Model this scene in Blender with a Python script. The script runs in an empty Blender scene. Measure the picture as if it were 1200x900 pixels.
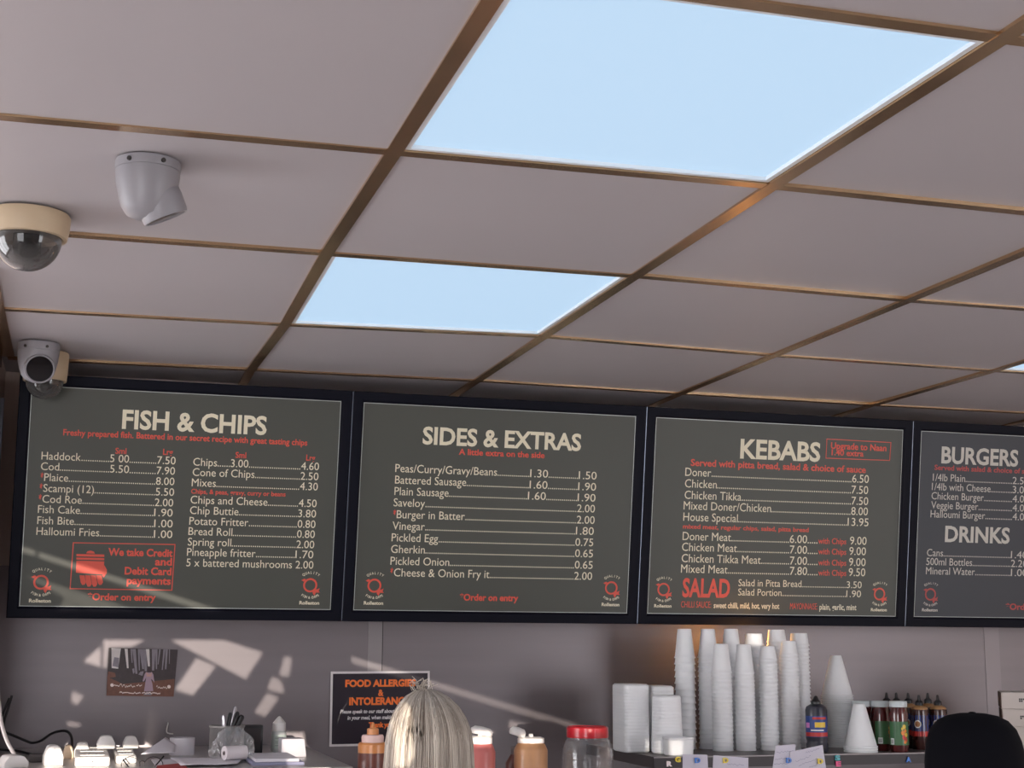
import bpy, bmesh, math, random
from mathutils import Vector, Matrix
random.seed(7)
scene = bpy.context.scene
COL = scene.collection
CZ = 1.65                       # camera height
FPX = 1729.5                    # focal length in pixels of a 1200 px wide frame

# ---------------------------------------------------------------- camera
YAW, PITCH, ROLL = -.2828, .1761, -.0051
ROT = Matrix.Rotation(YAW, 3, 'Z') @ Matrix.Rotation(PITCH, 3, 'X') @ Matrix.Rotation(ROLL, 3, 'Y')
cam_d = bpy.data.cameras.new('camera'); cam = bpy.data.objects.new('camera', cam_d); COL.objects.link(cam)
cam_d.sensor_width = 36; cam_d.lens = FPX / 1200 * 36; cam_d.clip_start = .01
cm = (ROT @ Matrix.Rotation(math.pi / 2, 3, 'X')).to_4x4(); cm.translation = (0, 0, CZ); cam.matrix_world = cm
scene.camera = cam

# ---------------------------------------------------------------- light
scene.view_settings.view_transform = 'Standard'; scene.view_settings.look = 'None'
scene.view_settings.exposure = 0.0; scene.view_settings.gamma = 1; scene.view_settings.use_curve_mapping = False
world = bpy.data.worlds.new('sky'); scene.world = world; world.use_nodes = True
WORLD_STRENGTH = 6.9
bg = world.node_tree.nodes['Background']; bg.inputs[0].default_value = (.97, .965, 1, 1); bg.inputs[1].default_value = WORLD_STRENGTH
SUN_AZ, SUN_EL, SUN_STRENGTH = math.radians(5), math.radians(2.5), 14.0
SD = Vector((math.sin(SUN_AZ) * math.cos(SUN_EL), math.cos(SUN_AZ) * math.cos(SUN_EL), -math.sin(SUN_EL)))
sun_d = bpy.data.lights.new('sun', 'SUN'); sun_d.energy = SUN_STRENGTH; sun_d.angle = math.radians(.15); sun_d.color = (1, .92, .82)
sun = bpy.data.objects.new('sun', sun_d); COL.objects.link(sun); sun.rotation_euler = SD.to_track_quat('-Z', 'Y').to_euler()
PANEL_STRENGTH = .90            # ceiling light panels

# ---------------------------------------------------------------- helpers
def lin(c):
    c = c / 255
    return c / 12.92 if c <= .04045 else ((c + .055) / 1.055) ** 2.4
def rgb(r, g, b): return (lin(r), lin(g), lin(b), 1)
def mat(name, c, rough=.5, metal=0., var=.0, scale=20, bump=0., trans=0., coat=0., stretch=None, spec=None, alpha=1, ior=None, sss=0):
    m = bpy.data.materials.new(name); m.use_nodes = True
    nt = m.node_tree; p = nt.nodes['Principled BSDF']
    col = rgb(*c); p.inputs['Base Color'].default_value = col
    p.inputs['Roughness'].default_value = rough; p.inputs['Metallic'].default_value = metal
    p.inputs['Transmission Weight'].default_value = trans; p.inputs['Coat Weight'].default_value = coat
    p.inputs['Alpha'].default_value = alpha
    if spec is not None: p.inputs['Specular IOR Level'].default_value = spec
    if ior: p.inputs['IOR'].default_value = ior
    if sss:
        p.inputs['Subsurface Weight'].default_value = sss; p.inputs['Subsurface Radius'].default_value = (.01, .008, .006)
        p.inputs['Subsurface Scale'].default_value = .5
    if var or bump:
        tc = nt.nodes.new('ShaderNodeTexCoord'); mp = nt.nodes.new('ShaderNodeMapping'); nz = nt.nodes.new('ShaderNodeTexNoise')
        if stretch: mp.inputs['Scale'].default_value = stretch
        nz.inputs['Scale'].default_value = scale; nz.inputs['Detail'].default_value = 4
        nt.links.new(tc.outputs['Object'], mp.inputs[0]); nt.links.new(mp.outputs[0], nz.inputs[0])
        if var:
            mx = nt.nodes.new('ShaderNodeMix'); mx.data_type = 'RGBA'
            mx.inputs[6].default_value = tuple(x * (1 - var) for x in col[:3]) + (1,)
            mx.inputs[7].default_value = tuple(min(1, x * (1 + var)) for x in col[:3]) + (1,)
            nt.links.new(nz.outputs[0], mx.inputs[0]); nt.links.new(mx.outputs[2], p.inputs['Base Color'])
        if bump:
            bp = nt.nodes.new('ShaderNodeBump'); bp.inputs['Strength'].default_value = bump; bp.inputs['Distance'].default_value = .002
            nt.links.new(nz.outputs[0], bp.inputs['Height']); nt.links.new(bp.outputs[0], p.inputs['Normal'])
    return m
def emit(name, c, s):
    m = bpy.data.materials.new(name); m.use_nodes = True; nt = m.node_tree
    p = nt.nodes['Principled BSDF']; p.inputs['Base Color'].default_value = (.1, .1, .1, 1)
    p.inputs['Emission Color'].default_value = rgb(*c); p.inputs['Emission Strength'].default_value = s; p.inputs['Roughness'].default_value = .6
    return m
def film(name, t):
    m = bpy.data.materials.new(name); m.use_nodes = True; nt = m.node_tree; nt.nodes.clear()
    o = nt.nodes.new('ShaderNodeOutputMaterial'); b = nt.nodes.new('ShaderNodeBsdfTransparent')
    b.inputs[0].default_value = (t, t * .97, t * .94, 1); nt.links.new(b.outputs[0], o.inputs[0]); return m

def clear(name, tint, base=.03, gain=.5, rough=.06, bump=0.):
    m = bpy.data.materials.new(name); m.use_nodes = True; nt = m.node_tree; nt.nodes.clear()
    o = nt.nodes.new('ShaderNodeOutputMaterial'); t = nt.nodes.new('ShaderNodeBsdfTransparent'); g = nt.nodes.new('ShaderNodeBsdfPrincipled'); mx = nt.nodes.new('ShaderNodeMixShader')
    t.inputs[0].default_value = tint; g.inputs['Base Color'].default_value = (.8, .8, .8, 1); g.inputs['Roughness'].default_value = rough; g.inputs['Metallic'].default_value = .6
    lw = nt.nodes.new('ShaderNodeLayerWeight'); lw.inputs[0].default_value = .35; ma = nt.nodes.new('ShaderNodeMath'); ma.operation = 'MULTIPLY_ADD'; ma.inputs[1].default_value = gain; ma.inputs[2].default_value = base
    nt.links.new(lw.outputs['Facing'], ma.inputs[0]); nt.links.new(ma.outputs[0], mx.inputs[0]); nt.links.new(t.outputs[0], mx.inputs[1]); nt.links.new(g.outputs[0], mx.inputs[2]); nt.links.new(mx.outputs[0], o.inputs[0])
    if bump:
        tc = nt.nodes.new('ShaderNodeTexCoord'); nz = nt.nodes.new('ShaderNodeTexNoise'); nz.inputs['Scale'].default_value = 70; bp = nt.nodes.new('ShaderNodeBump'); bp.inputs['Strength'].default_value = bump; bp.inputs['Distance'].default_value = .004
        nt.links.new(tc.outputs['Object'], nz.inputs[0]); nt.links.new(nz.outputs[0], bp.inputs['Height']); nt.links.new(bp.outputs[0], g.inputs['Normal']); nt.links.new(bp.outputs[0], lw.inputs['Normal'])
    return m

def ray(px, py): return ROT @ Vector(((px - 600) / FPX, 1, -(py - 450) / FPX))
def on_y(px, py, y):
    d = ray(px, py); return d * (y / d.y) + Vector((0, 0, CZ))
def on_z(px, py, z):
    d = ray(px, py); return d * ((z - CZ) / d.z) + Vector((0, 0, CZ))

def link(name, me, m=None, parent=None):
    o = bpy.data.objects.new(name, me); COL.objects.link(o)
    if m is not None:
        for k in (m if isinstance(m, (list, tuple)) else [m]): me.materials.append(k)
    if parent: o.parent = parent
    return o
def obj(name, bm, m=None, parent=None, smooth=False, loc=None):
    me = bpy.data.meshes.new(name); bmesh.ops.recalc_face_normals(bm, faces=bm.faces[:]); bm.to_mesh(me); bm.free()
    if smooth:
        for p in me.polygons: p.use_smooth = True
    o = link(name, me, m, parent)
    if smooth == 'auto': me.set_sharp_from_angle(angle=math.radians(35))
    if loc is not None: o.location = loc
    return o
def empty(name, loc, rz=0):
    o = bpy.data.objects.new(name, None); COL.objects.link(o); o.location = loc; o.rotation_euler = (0, 0, rz); o.empty_display_size = .02; return o
def tag(o, label, cat, group=None):
    o['label'] = label; o['category'] = cat
    if group: o['group'] = group
    return o
def struct(o): o['kind'] = 'structure'; return o
def copy_tree(o, parent=None):
    c = o.copy(); COL.objects.link(c)
    if parent: c.parent = parent
    for ch in list(o.children): copy_tree(ch, c)
    return c
def NB(): return bmesh.new()
def box(bm, x0, x1, y0, y1, z0, z1, bev=0, seg=2, M=None, mi=0):
    r = bmesh.ops.create_cube(bm, size=1); vs = r['verts']
    for v in vs: v.co = Vector((x0 + (v.co.x + .5) * (x1 - x0), y0 + (v.co.y + .5) * (y1 - y0), z0 + (v.co.z + .5) * (z1 - z0)))
    fs = {f for v in vs for f in v.link_faces}
    if bev:
        es = list({e for v in vs for e in v.link_edges})
        q = bmesh.ops.bevel(bm, geom=es, offset=bev, segments=seg, profile=.5, affect='EDGES')
        fs = set(q['faces']) | {f for f in fs if f.is_valid}
        vs = list({v for f in fs for v in f.verts})
    for f in fs: f.material_index = mi
    if M is not None:
        for v in vs: v.co = M @ v.co
    return vs
def lathe(bm, prof, n=32, M=None, sx=1, sy=1, power=2, mi=0, close=False):
    """prof: list of (r, z); r==0 gives a pole; power>2 squares the section off"""
    rings = []; out = []
    for r, z in prof:
        if r <= 1e-7:
            v = bm.verts.new((0, 0, z)); rings.append([v]); out.append(v); continue
        rg = []
        for k in range(n):
            a = 2 * math.pi * k / n; c, s = math.cos(a), math.sin(a)
            q = (abs(c) ** power + abs(s) ** power) ** (-1 / power)
            v = bm.verts.new((r * q * c * sx, r * q * s * sy, z)); rg.append(v); out.append(v)
        rings.append(rg)
    pairs = list(zip(rings, rings[1:]))
    if close: pairs.append((rings[-1], rings[0]))
    for A, B in pairs:
        if len(A) == 1 and len(B) == 1: continue
        for k in range(n):
            k2 = (k + 1) % n
            if len(A) == 1: f = bm.faces.new((A[0], B[k], B[k2]))
            elif len(B) == 1: f = bm.faces.new((A[k], A[k2], B[0]))
            else: f = bm.faces.new((A[k], A[k2], B[k2], B[k]))
            f.material_index = mi
    if M is not None:
        for v in out: v.co = M @ v.co
    return out
def tube(bm, pts, r, n=8, cap=True):
    pts = [Vector(p) for p in pts]; rings = []
    up = Vector((.13, .21, .97))
    for i, p in enumerate(pts):
        t = (pts[min(i + 1, len(pts) - 1)] - pts[max(i - 1, 0)]).normalized()
        a = t.cross(up); a = a.normalized() if a.length > 1e-4 else Vector((1, 0, 0)); b = t.cross(a)
        rr = r[i] if isinstance(r, (list, tuple)) else r
        rings.append([bm.verts.new(p + (a * math.cos(2 * math.pi * k / n) + b * math.sin(2 * math.pi * k / n)) * rr) for k in range(n)])
    for A, B in zip(rings, rings[1:]):
        for k in range(n): bm.faces.new((A[k], A[(k + 1) % n], B[(k + 1) % n], B[k]))
    if cap: bm.faces.new(rings[0][::-1]); bm.faces.new(rings[-1])
def spline(P, n=8):
    P = [Vector(p) for p in P]; out = []
    for i in range(len(P) - 1):
        a, b, c, d = P[max(i - 1, 0)], P[i], P[i + 1], P[min(i + 2, len(P) - 1)]
        for k in range(n):
            t = k / n
            out.append(.5 * ((2 * b) + (c - a) * t + (2 * a - 5 * b + 4 * c - d) * t * t + (3 * b - a - 3 * c + d) * t ** 3))
    return out + [P[-1]]
def poly(bm, pts, mi=0):
    f = bm.faces.new([bm.verts.new(p) for p in pts]); f.material_index = mi; return f
def prism(bm, pts, d, mi=0):
    """flat outline pts (3D) given a thickness vector d"""
    A = [bm.verts.new(Vector(p)) for p in pts]; B = [bm.verts.new(Vector(p) + Vector(d)) for p in pts]
    fs = [bm.faces.new(A), bm.faces.new(B[::-1])]
    for k in range(len(A)): fs.append(bm.faces.new((A[k], B[k], B[(k + 1) % len(A)], A[(k + 1) % len(A)])))
    for f in fs: f.material_index = mi

# ---------------------------------------------------------------- lettering
_gl = {}
def glyphs(s, bold=0.0, shear=0.0):
    k = (s, bold, shear)
    if k not in _gl:
        c = bpy.data.curves.new('t', 'FONT'); c.body = s; c.size = 1; c.offset = bold; c.shear = shear; c.resolution_u = 3; c.fill_mode = 'FRONT'
        o = bpy.data.objects.new('t', c); COL.objects.link(o); bpy.context.view_layer.update()
        me = bpy.data.meshes.new_from_object(o.evaluated_get(bpy.context.evaluated_depsgraph_get()))
        vs = [v.co.to_2d() for v in me.vertices]; fs = [tuple(p.vertices) for p in me.polygons]
        bpy.data.objects.remove(o); bpy.data.curves.remove(c); bpy.data.meshes.remove(me)
        _gl[k] = (vs, fs, min(v.x for v in vs), max(v.x for v in vs))
    return _gl[k]
_h = glyphs('H'); CAP = max(v.y for v in _h[0])
class Surf:
    """a flat surface with its own u (right) and v (up) in metres"""
    def __init__(s, O, U, V):
        s.O, s.U, s.V = Vector(O), Vector(U).normalized(), Vector(V).normalized(); s.N = s.U.cross(s.V)
    def p(s, u, v, h=0): return s.O + s.U * u + s.V * v + s.N * h
    def loc(s, px, py):
        d = ray(px, py); o = s.O - Vector((0, 0, CZ)); q = d * (o.dot(s.N) / d.dot(s.N)) - o
        return q.dot(s.U), q.dot(s.V)
    def text(s, bm, st, ul, ur, v, cap, bold=0., shear=0., h=.0008, slope=0, mi=0):
        vs, fs, a, b = glyphs(st, bold, shear); k = (ur - ul) / (b - a); ky = cap / CAP
        nv = [bm.verts.new(s.p(ul + (q.x - a) * k, v + q.y * ky + slope * (q.x - a) * k, h)) for q in vs]
        for f in fs:
            try: bm.faces.new([nv[i] for i in f]).material_index = mi
            except ValueError: pass
    def nat(s, st, cap, bold=0., k=1.0):
        _, _, a, b = glyphs(st, bold); return (b - a) * cap / CAP * k
    def arc(s, bm, st, uc, vc, r, a0, a1, cap, up=True, h=.0008, bold=.02):
        n = len(st)
        for i, ch in enumerate(st):
            if ch == ' ': continue
            a = a0 + (a1 - a0) * (i + .5) / n
            vs, fs, x0, x1 = glyphs(ch, bold); ky = cap / CAP; kx = ky * .85
            R = Vector((math.cos(a), math.sin(a))); T = Vector((math.sin(a), -math.cos(a)))
            if not up: R, T = -R, -T
            base = Vector((math.cos(a), math.sin(a))) * r
            nv = []
            for q in vs:
                w = base + T * ((q.x - (x0 + x1) / 2) * kx) + R * (q.y * ky)
                nv.append(bm.verts.new(s.p(uc + w.x, vc + w.y, h)))
            for f in fs:
                try: bm.faces.new([nv[j] for j in f])
                except ValueError: pass
    def flat(s, bm, pts, h=.0008, mi=0): return poly(bm, [s.p(u, v, h) for u, v in pts], mi)
    def outline(s, bm, pts, w, h=.0008, mi=0):
        n = len(pts); c = Vector((sum(p[0] for p in pts) / n, sum(p[1] for p in pts) / n))
        q = []
        for p in pts:
            d = Vector(p) - c; q.append((p[0] - math.copysign(w, d.x), p[1] - math.copysign(w, d.y)))
        for i in range(n):
            j = (i + 1) % n; s.flat(bm, [pts[i], pts[j], q[j], q[i]], h, mi)

# ---------------------------------------------------------------- materials
M_tile = mat('ceiling_tile_vinyl', (177, 172, 175), .5, var=.04, scale=3, bump=.05)
M_grid = mat('bronze_mirror_trim', (204, 172, 136), .24, metal=.95, var=.25, scale=9, bump=.25)
M_wallw = mat('painted_wall', (196, 178, 168), .6, var=.04, scale=5)
M_steel = mat('brushed_steel_wall', (128, 121, 124), .45, metal=.5, var=.10, scale=3, stretch=(.5, 1, 9), bump=.03)
M_steel2 = mat('brushed_steel', (196, 192, 190), .35, metal=.55, var=.08, scale=6, stretch=(.4, 1, 8))
M_shelf = mat('dull_dark_steel', (120, 114, 114), .45, metal=.8, var=.08, scale=6, stretch=(.4, 1, 8))
M_strip = mat('steel_cover_strip', (143, 137, 139), .43, metal=.5, var=.05, scale=6)
M_floor = mat('floor_tile', (196, 188, 184), .5, var=.1, scale=4)
M_front = mat('sun_mask_board', (150, 138, 134), .7, var=.05, scale=4)
M_frame = mat('navy_black_frame', (11, 12, 24), .55, var=.1, scale=30, spec=.12)
M_lip = mat('clear_edge_lip', (176, 182, 178), .25)
M_alu = mat('aluminium_edge', (140, 148, 164), .35, metal=.8)
M_poster = mat('olive_grey_print', (68, 70, 63), .5, var=.05, scale=6)
M_poster2 = mat('slate_grey_print', (46, 50, 57), .5, var=.05, scale=6)
M_cream = mat('cream_print', (226, 218, 192), .5)
M_red = mat('red_print', (214, 84, 66), .5)
M_whitep = mat('white_plastic', (222, 218, 214), .35, var=.02)
M_foam = mat('white_foam', (244, 245, 246), .55, var=.015, scale=60)
def translucent(m, f):
    nt = m.node_tree; p = nt.nodes['Principled BSDF']; o = nt.nodes['Material Output']; t = nt.nodes.new('ShaderNodeBsdfTranslucent'); mx = nt.nodes.new('ShaderNodeMixShader')
    t.inputs[0].default_value = (.9, .9, .9, 1); mx.inputs[0].default_value = f
    nt.links.new(p.outputs[0], mx.inputs[1]); nt.links.new(t.outputs[0], mx.inputs[2]); nt.links.new(mx.outputs[0], o.inputs[0])
translucent(M_foam, .10)
M_paperw = mat('white_paper', (226, 222, 228), .7, var=.03, scale=30)
M_dark = mat('black_plastic', (22, 22, 26), .35, var=.1)
M_screw = mat('dark_screw', (40, 36, 34), .4)
M_beige = mat('beige_camera_ring', (188, 168, 140), .5, var=.05)
M_lens = mat('black_lens_glass', (12, 12, 16), .08, coat=.5)
M_bubble = clear('smoked_dome_glass', (.2, .19, .19, 1), .06, .5, .05)
M_glass = clear('clear_plastic', (.97, .97, .97, 1), .03, .55)
M_bag = clear('clear_polythene', (.97, .97, .97, 1), .07, .6, .2, 1.0)
M_diff = emit('panel_diffuser', (190, 222, 250), PANEL_STRENGTH)
M_panelframe = mat('panel_white_rim', (226, 232, 236), .4)

# ================================================================ SETTING
Z_C = CZ + .7036
Y_W = 4.06
X_L = -.215
Y_B = -1.4
XL, XR = -2.6, 5.2
gx = [-2.6, -2.0, -1.4, -.8, -.2, .404, 1.0, 1.603, 2.218, 2.82, 3.42, 4.02, 4.62, 5.2]
gy = [-1.4, -.99, -.39, .21, .807, 1.407, 2.006, 2.602, 3.222, 3.806, 4.06]
meas = {(5, 6): (.405, 2.014), (5, 7): (.402, 2.603), (5, 8): (.411, 3.233), (5, 9): (.400, 3.811), (6, 5): (1.005, 1.407), (6, 6): (.999, 1.999),
        (6, 7): (.998, 2.589), (6, 8): (.999, 3.180), (6, 9): (1.001, 3.784), (7, 7): (1.605, 2.611), (7, 8): (1.603, 3.223), (7, 9): (1.599, 3.806),
        (8, 8): (2.229, 3.237), (8, 9): (2.214, 3.815), (4, 6): (-.2, 2.03), (4, 7): (-.2, 2.617), (4, 8): (-.2, 3.262), (4, 9): (-.2, 3.84), (7, 6): (1.605, 2.006)}
def node(i, j): return Vector(meas.get((i, j), (gx[i], gy[j])))
lights_at = {(5, 5), (5, 7), (8, 7), (5, 3), (8, 5), (8, 3), (5, 1), (2, 3), (2, 1), (8, 1), (2, 5)}
# ceiling: tiles with a slight sag of their own, one mesh
bm = NB()
for i in range(len(gx) - 1):
    for j in range(len(gy) - 1):
        if (i, j) in lights_at: continue
        if gx[i + 1] <= -.19 and gy[j] > 3.9: continue
        a, b, c, d = node(i, j), node(i + 1, j), node(i + 1, j + 1), node(i, j + 1)
        N = 5; dz = random.uniform(-.0015, .0015); tl = random.uniform(-.002, .002)
        g = [[None] * (N + 1) for _ in range(N + 1)]
        for u in range(N + 1):
            for v in range(N + 1):
                s, t = u / N, v / N
                p = a * (1 - s) * (1 - t) + b * s * (1 - t) + c * s * t + d * (1 - s) * t
                g[u][v] = bm.verts.new((p.x, p.y, Z_C + .004 + dz * s + tl * t - .003 * (s * (1 - s) * t * (1 - t)) * 16))
        for u in range(N):
            for v in range(N): bm.faces.new((g[u][v], g[u][v + 1], g[u + 1][v + 1], g[u + 1][v]))
ceil = struct(obj('ceiling', bm, M_tile, smooth=True))
bm = NB(); box(bm, XL, XR, Y_B, Y_W + .1, Z_C + .12, Z_C + .2); struct(obj('ceiling', bm, M_wallw))
# exposed grid: bars between the nodes
bm = NB()
def bar(p, q, w, z0, z1):
    d = (q - p).normalized(); n = Vector((-d.y, d.x)) * (w / 2)
    prism(bm, [(*(p - n), z0), (*(p + n), z0), (*(q + n), z0), (*(q - n), z0)], (0, 0, z1 - z0))
for i in range(1, len(gx) - 1):
    if gx[i] < -.1: continue
    for j in range(len(gy) - 1): bar(node(i, j), node(i, j + 1), .024, Z_C - .001, Z_C + .012)
for j in range(1, len(gy) - 1):
    for i in range(0 if gy[j] < 3.2 else 4, len(gx) - 1):
        a, b = node(i, j), node(i + 1, j); d = (b - a).normalized() * .012
        if gx[i] < -.1: bar(a if i else a, b - d, .022, Z_C - .0004, Z_C + .0115)
        else: bar(a + d, b - d, .022, Z_C - .0004, Z_C + .0115)
struct(obj('trim_1', bm, M_grid))
bm = NB(); box(bm, X_L, X_L + .032, 2.9, 3.80, Z_C - .002, Z_C + .012); box(bm, X_L, X_L + .003, 2.9, 3.80, Z_C - .030, Z_C - .002)
struct(obj('trim_2', bm, M_grid))
# walls and floor
bm = NB(); box(bm, XL, XR, Y_W, Y_W + .1, 0, CZ + .2); struct(obj('wall_back', bm, M_steel))
bm = NB(); box(bm, XL, XR, Y_W, Y_W + .1, CZ + .2, Z_C + .12); struct(obj('wall_back', bm, M_wallw))  # unseen upper wall made pale to bounce light onto the ceiling
bm = NB(); box(bm, X_L - .1, X_L, 3.5, Y_W, Z_C - .088, Z_C + .1); struct(obj('wall_left', bm, M_wallw))
bm = NB(); box(bm, X_L - .1, X_L - .001, 3.66, Y_W, 0, Z_C - .088); struct(obj('wall_left', bm, M_steel))
bm = NB(); box(bm, XL - .1, XL, Y_B, Y_W, 0, .3); box(bm, XL - .1, XL, 3.9, Y_W, .3, Z_C + .12); box(bm, XL - .1, XL, Y_B, 1.9, .3, Z_C + .12); box(bm, XL - .1, XL, 1.9, 3.9, Z_C - .05, Z_C + .12); struct(obj('wall_left', bm, M_wallw))
bm = NB()
for yy in (1.9, 2.55, 3.2, 3.84): box(bm, XL - .08, XL - .02, yy, yy + .06, .3, Z_C - .05)
struct(obj('window_2', bm, M_frame))
bm = NB(); box(bm, XR, XR + .1, Y_B, Y_W, 0, Z_C + .12); struct(obj('wall_right', bm, M_wallw))
bm = NB(); box(bm, XL - .1, XR + .1, Y_B - .6, Y_W + .1, -.1, 0); struct(obj('floor', bm, M_floor))
bm = NB(); box(bm, .772, .811, Y_W - .0015, Y_W, .9, CZ + .2); struct(obj('trim_3', bm, M_strip))
bm = NB(); box(bm, 2.712, 2.765, Y_W - .0015, Y_W, .9, CZ + .2); struct(obj('trim_4', bm, mat('steel_joint_strip', (136, 129, 132), .44, metal=.5)))
bm = NB(); box(bm, .8112, .8132, Y_W - .0012, Y_W, .9, CZ + .2); struct(obj('trim_6', bm, M_screw))
bm = NB(); box(bm, X_L, X_L + .010, Y_W - .16, Y_W - .15, 1.38, Z_C - .09, bev=.001); struct(obj('trim_5', bm, M_alu))

# shop front: glass either side of an added, unseen mask shaping the sun patches
GOB = []          # (outline in the shop front plane, film transmission)
def hole(px, y, t=1.0, surf=None):
    out = []
    for q in px:
        if surf: u, v = surf.loc(*q); P = surf.p(u, v)
        else: P = on_y(q[0], q[1], y)
        Q = P - SD * ((P.y - Y_B) / SD.y); out.append((Q.x, Q.z))
    GOB.append((out, t))
BH = math.hypot(.0936, .5972)
BX = [-.1668, .6691, 1.4961, 2.3344, 3.170]
SURF = [Surf((BX[k], 3.8847, CZ + .0631), (1, 0, 0), (0, -.0936, .5972)) for k in range(4)]
S0 = SURF[0]
# mask cut-outs, each projected back from the sun patch it casts
hole([(98, 775), (118, 757), (118, 782)], Y_W, .13)
hole([(121, 750), (170, 750), (155, 758), (128, 759), (125, 783), (121, 783)], Y_W, .13)
hole([(200, 750), (262, 750), (308, 765), (288, 796)], Y_W, .13)
hole([(230, 771), (253, 781), (226, 815), (205, 808)], Y_W, .13)
hole([(333, 769), (342, 771), (339, 793), (327, 792)], Y_W, .11)
hole([(318, 793), (330, 798), (333, 813), (313, 808)], Y_W, .11)
hole([(313, 812), (327, 818), (311, 840), (298, 835)], Y_W, .11)
hole([(85, 810), (98, 816), (90, 827), (83, 821)], Y_W, .10)
hole([(78, 845), (95, 848), (93, 852), (80, 851)], Y_W, .08)
hole([(411, 769), (690, 853), (690, 861), (413, 777)], Y_W, .10)
hole([(25, 640), (41, 645), (41, 651), (24, 646)], 0, .24, S0)
hole([(45, 646.5), (262, 716), (238, 716), (45, 653)], 0, .24, S0)
hole([(30, 674), (60, 683), (163, 716), (103, 716)], 0, .15, S0)
hole([(75, 700), (98, 716), (67, 716)], 0, .15, S0)
hole([(52, 878), (100, 877), (160, 877), (172, 886), (172, 899), (48, 899)], 3.52, .6)
hole([(328, 861), (366, 861), (372, 900), (330, 900)], 3.7, .25)
hole([(462, 846), (468, 832), (476, 820), (482, 830), (483, 885), (476, 899), (462, 899)], 2.81, .52)
hole([(547, 857), (576, 857), (577, 874), (547, 874)], 3.43, .4)
hole([(610, 861), (636, 861), (636, 871), (610, 871)], 3.43, .35)
hole([(660, 846), (718, 846), (718, 858), (660, 858)], 3.40, .15)
hole([(868, 740), (895, 740), (895, 756), (868, 756)], 3.77, .16)
hole([(775, 868), (801, 868), (801, 886), (775, 886)], 3.545, .14)
cu = bpy.data.curves.new('front', 'CURVE'); cu.dimensions = '2D'; cu.fill_mode = 'BOTH'; cu.extrude = .004
PX0, PX1 = -.78, 3.2
for pts in [[(PX0, 0), (PX1, 0), (PX1, Z_C + .12), (PX0, Z_C + .12)]] + [g[0] for g in GOB]:
    sp = cu.splines.new('POLY'); sp.points.add(len(pts) - 1); sp.use_cyclic_u = True
    for k, (x, z) in enumerate(pts): sp.points[k].co = (x, z, 0, 1)
o = bpy.data.objects.new('tmp', cu); COL.objects.link(o); bpy.context.view_layer.update()
me = bpy.data.meshes.new_from_object(o.evaluated_get(bpy.context.evaluated_depsgraph_get())); bpy.data.objects.remove(o)
me.transform(Matrix.Translation((0, Y_B, 0)) @ Matrix.Rotation(math.pi / 2, 4, 'X'))
struct(link('sun_mask_wall', me, M_front))
films = {}
for k, (pts, t) in enumerate(GOB):
    bm = NB(); c = Vector((sum(p[0] for p in pts) / len(pts), sum(p[1] for p in pts) / len(pts)))
    poly(bm, [(c.x + (x - c.x) * 1.02, Y_B - .005, c.y + (z - c.y) * 1.02) for x, z in pts])
    if t not in films: films[t] = film('tinted_glass', t)
    struct(obj('window_%d' % (k + 3), bm, films[t]))  # added panes that set how strong each sun patch is
bm = NB()
for x0, x1 in ((XL, PX0), (PX1, XR)):
    box(bm, x0, x1, Y_B - .03, Y_B + .03, 0, .25); box(bm, x0, x1, Y_B - .03, Y_B + .03, Z_C - .06, Z_C + .12)
    for x in (x0, x1 - .06): box(bm, x, x + .06, Y_B - .03, Y_B + .03, .25, Z_C - .06)
struct(obj('window_1', bm, M_frame))

# ================================================================ CEILING LIGHTS
lab = {(5, 5): 'large square light panel nearest the viewer, glowing pale blue in the ceiling', (5, 7): 'pale blue light panel in the ceiling close to the menu boards',
       (8, 7): 'sliver of light panel at the right edge above the burgers board'}
for (i, j) in sorted(lights_at):
    a, c = node(i, j), node(i + 1, j + 1); b, d = node(i + 1, j), node(i, j + 1)
    ctr = (a + b + c + d) / 4
    root = empty('ceiling_light', (ctr.x, ctr.y, Z_C))
    tag(root, lab.get((i, j), 'pale blue light panel in the ceiling behind the viewer'), 'ceiling light', 'square ceiling light panels')
    def ins(p, w):
        s = [Vector((1, 1)), Vector((-1, 1)), Vector((-1, -1)), Vector((1, -1))]
        return [q + k * w for q, k in zip((a, b, c, d), s)]
    o1, o2 = ins(0, .013), ins(0, .021)
    bm = NB()
    for k in range(4):
        A, B, C2, D = o1[k], o1[(k + 1) % 4], o2[(k + 1) % 4], o2[k]
        prism(bm, [(*(p - ctr), .002) for p in (A, B, C2, D)], (0, 0, .01))
    obj('frame', bm, M_panelframe, root)
    bm = NB(); prism(bm, [(*(p - ctr), .008) for p in o2], (0, 0, .006)); obj('diffuser', bm, M_diff, root)

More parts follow.
